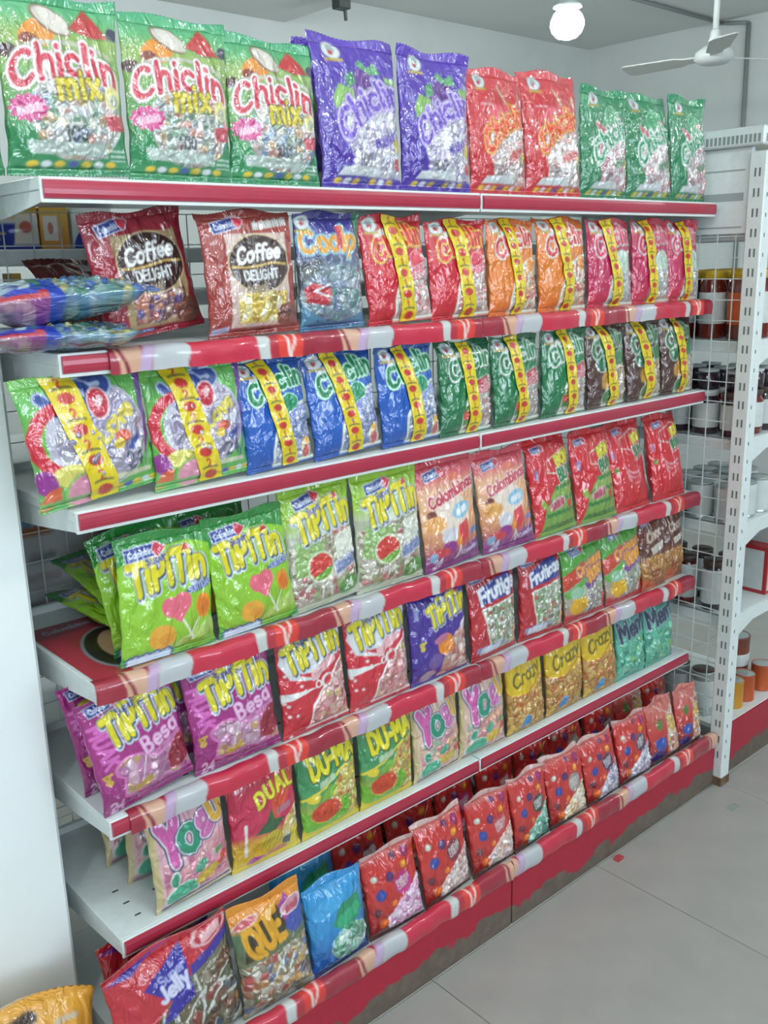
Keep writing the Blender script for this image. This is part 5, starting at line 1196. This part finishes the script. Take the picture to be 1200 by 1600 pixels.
_b = [('jolly', 0.10, 0.22), ('blue', 0.44, 0.17), ('fresh_wine', 0.60, 0.15), ('fresh_coral', 0.755, 0.15), ('fresh_pink', 0.905, 0.14), ('fresh_coral', 1.045, 0.135), ('fresh_green', 1.19, 0.14), ('fresh_yellow', 1.335, 0.14), ('fresh_violet', 1.485, 0.14), ('fresh_mixed', 1.63, 0.14), ('fresh_coral', 1.76, 0.12)]
_nm = {'jolly': 'red and blue lollipop bag', 'blue': 'blue candy bag', 'fresh_wine': 'wine-dotted red bag', 'fresh_coral': 'coral-dotted red bag', 'fresh_pink': 'pink-dotted red bag', 'fresh_green': 'green-dotted red bag', 'fresh_yellow': 'cream-dotted red bag', 'fresh_violet': 'violet-dotted bag', 'fresh_mixed': 'blue-spotted red bag'}
_fr = ['the large lollipops', 'the bright blue bag', 'the pink-wrapped sweets', 'the wine-emblem bag', 'the coral-wrapped sweets', 'the green-wrapped sweets', 'the cream-wrapped sweets', 'the nearer violet bag', 'the farther violet bag', 'the blue-spotted bag', 'the bag by the slotted post']
for k, (dsg, bx, bw) in enumerate(_b):
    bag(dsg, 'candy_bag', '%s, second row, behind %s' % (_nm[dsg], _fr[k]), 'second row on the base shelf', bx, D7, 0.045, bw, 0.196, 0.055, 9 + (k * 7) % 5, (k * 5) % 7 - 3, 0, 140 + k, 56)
_c = ['fresh_violet', 'fresh_mixed', 'fresh_wine', 'fresh_green', 'fresh_coral', 'fresh_violet', 'fresh_mixed', 'fresh_pink', 'fresh_violet']
for k, dsg in enumerate(_c):
    bag(dsg, 'candy_bag', '%s on its back in the third row behind %s' % (_nm[dsg], _fr[k + 2]), 'third row on the base shelf', 0.60 + k * 0.147, D7, 0.17, 0.124, 0.18, 0.055, seed=160 + k, nx=46, pose=FLAT((k * 37) % 20 - 10, 40 + (k * 11) % 14))

# orange bag standing on the floor before the pillar
bag('orange', 'snack_bag', 'puffy orange snack bag with a dark brown stroke before the white pillar', None, -0.225, 0.0, -0.02, 0.29, 0.372, 0.16, 3, 4, 4, 171, 90, None, vb=0.02, vt=0.975, full=0.9, sag=0.22)

# ------------------------------------------------------------------ goods of the unit's other side, seen through the wire back
BK = [(1.575, 1), (1.485, 0), (1.17, 0), (0.862, 1), (0.60, 0)]
for k, (z, _) in enumerate(BK):
    tag(MB().box(-0.9, 0.9, 0.0, 0.36, -0.03, 0.0).build('rear_shelf', WHITE, bevel=0.002, loc=(0.916, 0.45, z)), ['rear white shelf under the biscuit packs behind the wire grid', 'rear white shelf with a yellow tag behind the wire grid', 'rear white shelf behind the green lollipop bags', 'rear white shelf under the cookie carton', 'rear white shelf behind the magenta bags'][k], 'shelf', 'rear shelves behind the wire grid')
def pack_art(kind):
    def f(A):
        if kind == 'blue':
            A.vgrad([(0, '#1f2f86'), (0.55, '#2438a0'), (0.62, '#cfd4d4'), (0.75, '#d8a83a'), (1, '#c9902c')]); A.poly([(0.55, 0.1), (1, 0.1), (1, 0.8), (0.62, 0.8)], '#d9d4c8'); A.oval(0.78, 0.5, 0.12, 0.10, '#b8584a'); A.line([(0.08, 0.35), (0.4, 0.35)], 0.03, '#c9b84a'); A.line([(0.08, 0.22), (0.3, 0.22)], 0.03, '#c9b84a')
        elif kind == 'orange':
            A.vgrad([(0, '#c98a3a'), (0.5, '#d8a050'), (1, '#d8b04a')]); A.rect(0.1, 0.6, 0.2, 0.8, '#d8d8d0'); A.oval(0.35, 0.5, 0.1, 0.2, '#b86a5a')
        elif kind == 'white':
            A.fill('#d4d8d8'); A.oval(0.5, 0.0, 0.5, 0.5, '#2438a0'); A.oval(0.5, 0.75, 0.2, 0.1, '#9ab0c0')
        elif kind == 'cookie':
            A.fill('#c9cdcd'); A.text('leto', 0.16, 0.80, 0.20, '#4a86b0', 0.14); A.rect(0.02, 0.30, 0.66, 0.74, '#b8704a')
            rg = np.random.RandomState(3)
            for q in range(26): A.oval(0.62 + 0.22 * rg.rand(), 0.62 + 0.30 * rg.rand(), 0.06, 0.05, ['#b88a3a', '#8a5a2c', '#c89a4a', '#6a3f24'][q % 4], rg.rand() * 90)
            A.rect(0.55, 1.0, 0.44, 0.56, '#c4aca6'); A.text('~~~', 0.2, 0.48, 0.2, '#8a8a90', 0.08); A.text('~~~~', 0.2, 0.30, 0.26, '#a89a98', 0.06); A.oval(0.85, 0.34, 0.2, 0.08, '#6a4a44', 10)
    return f
CARD = print_mat('printed_card', 0.45, 0.0, 0.2)
def carton(name, label, cat, x, y, z, W, D, H, kind, side, group=None):
    t = empty(name, (x, y, z)); tag(t, label, cat, group)
    MB().box(-W / 2, W / 2, 0.0006, D, 0, H).build('box_body', mat('card_' + kind, side, 0.5, noise=0.1, scale=14), t, bevel=0.002)
    flat_print('printed_face', W - 0.002, H - 0.002, 40, pack_art(kind), CARD, t, Matrix.Translation((0, -0.0002, 0.001)))
    return t
gB = 'biscuit packs behind the wire back'
carton('biscuit_pack', 'blue and yellow biscuit pack behind the wire grid, nearest the pillar', 'biscuits', 0.135, 0.47, 1.575, 0.11, 0.16, 0.082, 'blue', '#2a3a90', gB)
carton('biscuit_pack', 'orange biscuit pack behind the wire grid between blue and white packs', 'biscuits', 0.222, 0.47, 1.575, 0.058, 0.16, 0.078, 'orange', '#c98a3a', gB)
carton('biscuit_pack', 'white and blue biscuit pack behind the wire grid beside the coffee bag', 'biscuits', 0.30, 0.47, 1.575, 0.085, 0.16, 0.080, 'white', '#cfd4d4', gB)
carton('cookie_carton', 'white carton printed with cookies behind the wire grid of the fourth shelf', 'carton', 0.20, 0.47, 0.862, 0.26, 0.2, 0.235, 'cookie', '#c9cdcd')
yst = MB().box(-0.007, 0.007, 0, 0.05, 0, 0.045).box(-0.009, 0.009, -0.001, 0.0, 0.0, 0.045)
tag(yst.build('price_tag', mat('yellow_tag', '#cfa85a', 0.5), loc=(0.130, 0.455, 1.4865)), 'small yellow tag on the rear shelf behind the wire grid', 'tag')

# ------------------------------------------------------------------ the neighbouring unit that runs away from the aisle
PX = 1.850                                               # plane of its wire back
nb_ = empty('grocery_rack', (PX, -0.10, 0)); tag(nb_, 'white grocery rack with slotted corner post beside the far shelf ends', 'rack')
post = MB().box(-0.022, 0.022, -0.036, 0.010, 0.0, 1.785).build('post', WHITE, nb_, bevel=0.003)
m = MB()
for k in range(34):
    z = 0.09 + k * 0.0495
    for dy in (-0.022, -0.010): m.box(-0.0226, -0.0219, dy, dy + 0.0045, z, z + 0.021)
    m.box(-0.010, -0.006, -0.0367, -0.0359, z, z + 0.010)
tag(m.build('post_slots', mat('slot_grey', '#66706f', 0.8), post), kind='stuff')
MB().box(-0.024, 0.024, -0.038, 0.012, 0.0, 0.028).build('rusty_foot', mat('rusty_metal', '#7d6248', 0.8, noise=0.6, scale=30), post, bevel=0.002)
m = MB()
for k in range(13): m.tube((0, 0.045 + k * 0.053, 0.19), (0, 0.045 + k * 0.053, 1.585), 0.0017, 4)
for k in range(26): m.tube((0.003, 0.012, 0.205 + k * 0.055), (0.003, 0.7, 0.205 + k * 0.055), 0.0017, 4)
tag(m.build('wire_grid', WIRE, nb_), kind='stuff')
MB().box(-0.004, 0.010, 0.012, 0.7, 1.585, 1.80).build('upper_panel', WHITE, nb_, bevel=0.002)
for z0, z1 in ((1.668, 1.688), (1.600, 1.604), (1.742, 1.746)):
    m = MB()
    for k in range(4): m.box(-0.0048, -0.0038, 0.03 + k * 0.14, 0.155 + k * 0.14, z0, z1)
    m.build('panel_groove', mat('groove_grey', '#9fa9a8', 0.7), nb_)
hb_ = empty('rack_header', (PX, -0.10, 0)); tag(hb_, 'white slotted header board crowning the grocery rack', 'header')
MB().box(-0.03, 0.46, -0.03, 0.7, 1.80, 1.845).build('board', WHITE, hb_, bevel=0.004)
m = MB()
for k in range(28): m.box(-0.0307, -0.0298, -0.02 + k * 0.012, -0.013 + k * 0.012, 1.806, 1.826)
for k in range(30): m.box(-0.02 + k * 0.012, -0.013 + k * 0.012, -0.0307, -0.0298, 1.806, 1.826)
tag(m.build('header_slots', mat('slot_grey2', '#8b9594', 0.8), hb_), kind='stuff')
NZ = [1.603, 1.307, 1.037, 0.79, 0.515]
for k, z in enumerate(NZ):
    s = empty('rack_shelf', (PX, -0.10, z)); tag(s, ['top white shelf of the grocery rack behind the slotted post', 'white rack shelf under the yellow-lidded sauce jars', 'white rack shelf under the dark jam jars', 'white rack shelf under the pale tins and yellow tin', 'white rack shelf under the red-edged boxes'][k], 'shelf', 'white shelves of the grocery rack')
    MB().box(0.024, 0.44, 0.0, 0.7, -0.004, 0.0).box(0.024, 0.028, 0.0, 0.7, -0.034, 0.0).box(0.436, 0.44, 0.0, 0.7, -0.034, 0.0).build('deck', WHITE, s, bevel=0.001)
    MB().prism([(0.024, -0.001), (0.44, -0.001), (0.44, -0.032), (0.16, -0.04), (0.06, -0.075), (0.024, -0.10)], -0.004, 0.0).build('end_bracket', WHITE, s)
rb = empty('rack_plinth', (PX, -0.10, 0)); tag(rb, 'red-ended base of the grocery rack behind the slotted post', 'rack base')
MB().box(0.024, 0.47, 0.0, 0.7, 0.150, 0.165).build('deck', WHITE, rb, bevel=0.001)
MB().box(0.024, 0.47, -0.006, 0.0, 0.0, 0.163).build('kick_panel', KICK, rb)
# jars, tins and boxes on it
glass = mat('sauce_red', '#6d1f14', 0.12, coat=0.8, noise=0.25, scale=25)
_nth = ['first', 'second', 'third', 'fourth']; _rw = ['aisle-side row', 'middle row', 'inner row']
def jar(name, label, cat, group, x, y, z, r, h, body, lab=None, lid=None, labz=(0.25, 0.75), lip=True):
    t = empty(name, (x, y, z)); tag(t, label, cat, group)
    hb = h * (0.88 if lid else 1.0)
    pf = [(r * 0.9, 0.0), (r, h * 0.03), (r, hb * 0.86), (r * 0.82, hb * 0.97), (r * 0.80, hb)] if lip else [(r * 0.97, 0), (r, h * 0.015), (r * 0.975, h * 0.03), (r * 0.975, h * 0.97), (r, h * 0.985), (r * 0.97, h), (r * 0.9, h), (r * 0.89, h - 0.003)]
    MB().lathe(pf, 22).build('jar_body' if lip else 'tin_body', body, t, smooth=True)
    if not lip and not lid: MB().lathe([(r * 0.2, h - 0.0035), (r * 0.86, h - 0.0035), (r * 0.90, h - 0.001), (r * 0.88, h - 0.0005), (r * 0.2, h - 0.002)], 22).build('tin_top', mat('tin_lid_steel', '#b9c1c0', 0.3, 0.5), t, smooth=True)
    if lab: MB().lathe([(r * 1.004, h * labz[0]), (r * 1.008, h * labz[0] + 0.001), (r * 1.008, h * labz[1] - 0.001), (r * 1.004, h * labz[1])], 22).build('label_band', lab, t, smooth=True)
    if lid: MB().lathe([(r * 0.86, hb - 0.001), (r * 0.92, hb + 0.001), (r * 0.92, h - 0.002), (r * 0.88, h)], 22).build('lid', lid, t, smooth=True)
    return t
WL = mat('label_white', '#cfd4d2', 0.5, noise=0.12, scale=40); OL = mat('label_orange', '#c85a28', 0.5); YL = mat('lid_yellow', '#c9a428', 0.4); DL = mat('lid_dark', '#4a3a36', 0.4); WLID = mat('lid_white', '#c4cac8', 0.4)
DKG = mat('dark_jelly', '#3a2a34', 0.15, coat=0.8, noise=0.3, scale=30); GRN = mat('tin_steel', '#b9c1c0', 0.3, 0.6); TINW = mat('tin_white', '#cdd3d1', 0.4, noise=0.1, scale=30); YT = mat('tin_yellow', '#c4a526', 0.4); RDB = mat('box_red', '#a82a30', 0.45)
rr = random.Random(3)
for ix in range(4):
    for iy in range(3):
        xx, yy = 1.915 + ix * 0.085, -0.05 + iy * 0.088
        jar('sauce_jar', 'red sauce jar with yellow lid, %s from the wire grid, %s' % (_nth[ix], _rw[iy]), 'jar', 'yellow-lidded sauce jars on the rack', xx, yy, NZ[1], 0.037, 0.185, glass, WL if (ix + iy) % 3 else OL, YL, (0.22, 0.68))
        jar('jam_jar', 'dark jam jar with white label, %s from the wire grid, %s' % (_nth[ix], _rw[iy]), 'jar', 'dark jam jars on the rack', xx, yy, NZ[2], 0.037, 0.125, glass if ix % 2 else DKG, WL, WLID if iy % 2 else DL, (0.16, 0.72))
        if (ix, iy) != (3, 0): jar('food_tin', 'pale white-labelled tin on the rack, %s from the wire grid, %s' % (_nth[ix], _rw[iy]), 'tin', 'pale tins on the rack', xx, yy, NZ[3], 0.036, 0.105, GRN, TINW, None, (0.08, 0.92), False)
        jar('bottle_jar', 'tall white-labelled jar on the lowest raised rack shelf, %s from the grid, %s' % (_nth[ix], _rw[iy]), 'jar', 'white-labelled jars on the rack', xx, yy + 0.03, NZ[4], 0.034, 0.15, glass if (ix + iy) % 2 else DKG, WL, DL, (0.14, 0.82)) if ix < 2 else None
for iy in range(3):
    jar('pickle_jar', 'dark pickle jar on the topmost rack shelf, %s' % _rw[iy], 'jar', 'pickle jars on the rack', 1.925, -0.05 + iy * 0.09, NZ[0] - 0.0, 0.036, 0.13, DKG, WL, WLID)
    jar('base_tin', 'white tin standing on the rack base by the wire grid, %s' % _rw[iy], 'tin', 'tins on the rack base', 1.93, 0.0 + iy * 0.085, 0.165, 0.038, 0.14, GRN, TINW, DL, (0.2, 0.8), False)
    for ix in range(3):
        jar('snack_cup', 'small dark cup stacked on a jam jar, %s from the wire grid, %s' % (_nth[ix], _rw[iy]), 'cup', 'dark cups on the rack', 1.93 + ix * 0.085, -0.045 + iy * 0.09, NZ[2] + 0.126, 0.032, 0.055, DKG, None, WLID)
jar('yellow_tin', 'low wide yellow tin with steel top on the grocery rack', 'tin', None, 2.155 + 0.02, -0.04, NZ[3], 0.058, 0.075, YT, None, None, (0, 1), False)
for k, (xx, zz) in enumerate(((2.155, 0.0), (2.215, 0.0), (2.215, 0.115))):
    t = empty('red_box', (xx - 0.005, -0.08, NZ[4] + zz)); tag(t, ['tall red-edged box with white side, nearer the slotted post', 'lower red-edged box with white side, farther from the post', 'upper red-edged box stacked on another on the rack'][k], 'box', 'red boxes on the rack')
    MB().box(-0.026, 0.026, 0, 0.10, 0, 0.112 if k else 0.15).build('box_body', RDB, t, bevel=0.001)
    MB().box(-0.02, 0.02, -0.0008, 0.0, 0.012, 0.10 if k else 0.138).box(-0.0268, -0.026, 0.012, 0.088, 0.012, 0.10 if k else 0.138).build('white_panel', TINW, t)
jar('food_can', 'brown and red food can standing on the base of the grocery rack', 'can', None, 2.20, 0.045, 0.165, 0.048, 0.165, mat('can_brown', '#6a4034', 0.35, noise=0.5, scale=18, col2='#b0402c'), WL, None, (0.42, 0.66), False)
for k, xx in enumerate((2.035, 2.105, 2.215)):
    jar('short_tin', ['short yellow tin beside the slotted post on the rack base', 'short orange tin in front of the brown food can', 'short orange tin at the outer end of the rack base'][k], 'tin', 'short tins on the rack base', xx, -0.045, 0.165, 0.033, 0.087, mat(['tin_gold', 'tin_orange', 'tin_orange'][k], ['#c08a2c', '#b8562c', '#b8562c'][k], 0.35), None, None, (0, 1), False)
t = empty('yellow_pack', (2.02, -0.06, NZ[0])); tag(t, 'yellow food packet on the upper shelf of the grocery rack', 'packet')
MB().box(-0.09, 0.09, 0, 0.12, 0, 0.13).build('packet_body', mat('packet_yellow', '#d8b860', 0.4, noise=0.15, scale=15), t, bevel=0.008)
MB().box(-0.09, 0.09, 0.055, 0.065, 0.13, 0.142).build('packet_seal', mat('packet_yellow', '#d8b860'), t)

# litter on the floor
tag(MB().prism([(-0.012, 0.0), (0.010, 0.0), (0.014, 0.006), (-0.004, 0.010)], -0.008, 0.008).build('paper_scrap', mat('scrap_red', '#b8454c', 0.7), loc=(1.313, -0.137, 0.0)), 'tiny red paper scrap on the floor tiles', 'litter')
tag(MB().prism([(-0.022, 0.0), (0.022, 0.0), (0.012, 0.005), (-0.010, 0.004)], -0.006, 0.012).build('wrapper_scrap', mat('scrap_grey', '#8f9894', 0.5), loc=(1.756, -0.222, 0.0)), 'tiny grey wrapper scrap on the floor near the slotted post', 'litter')
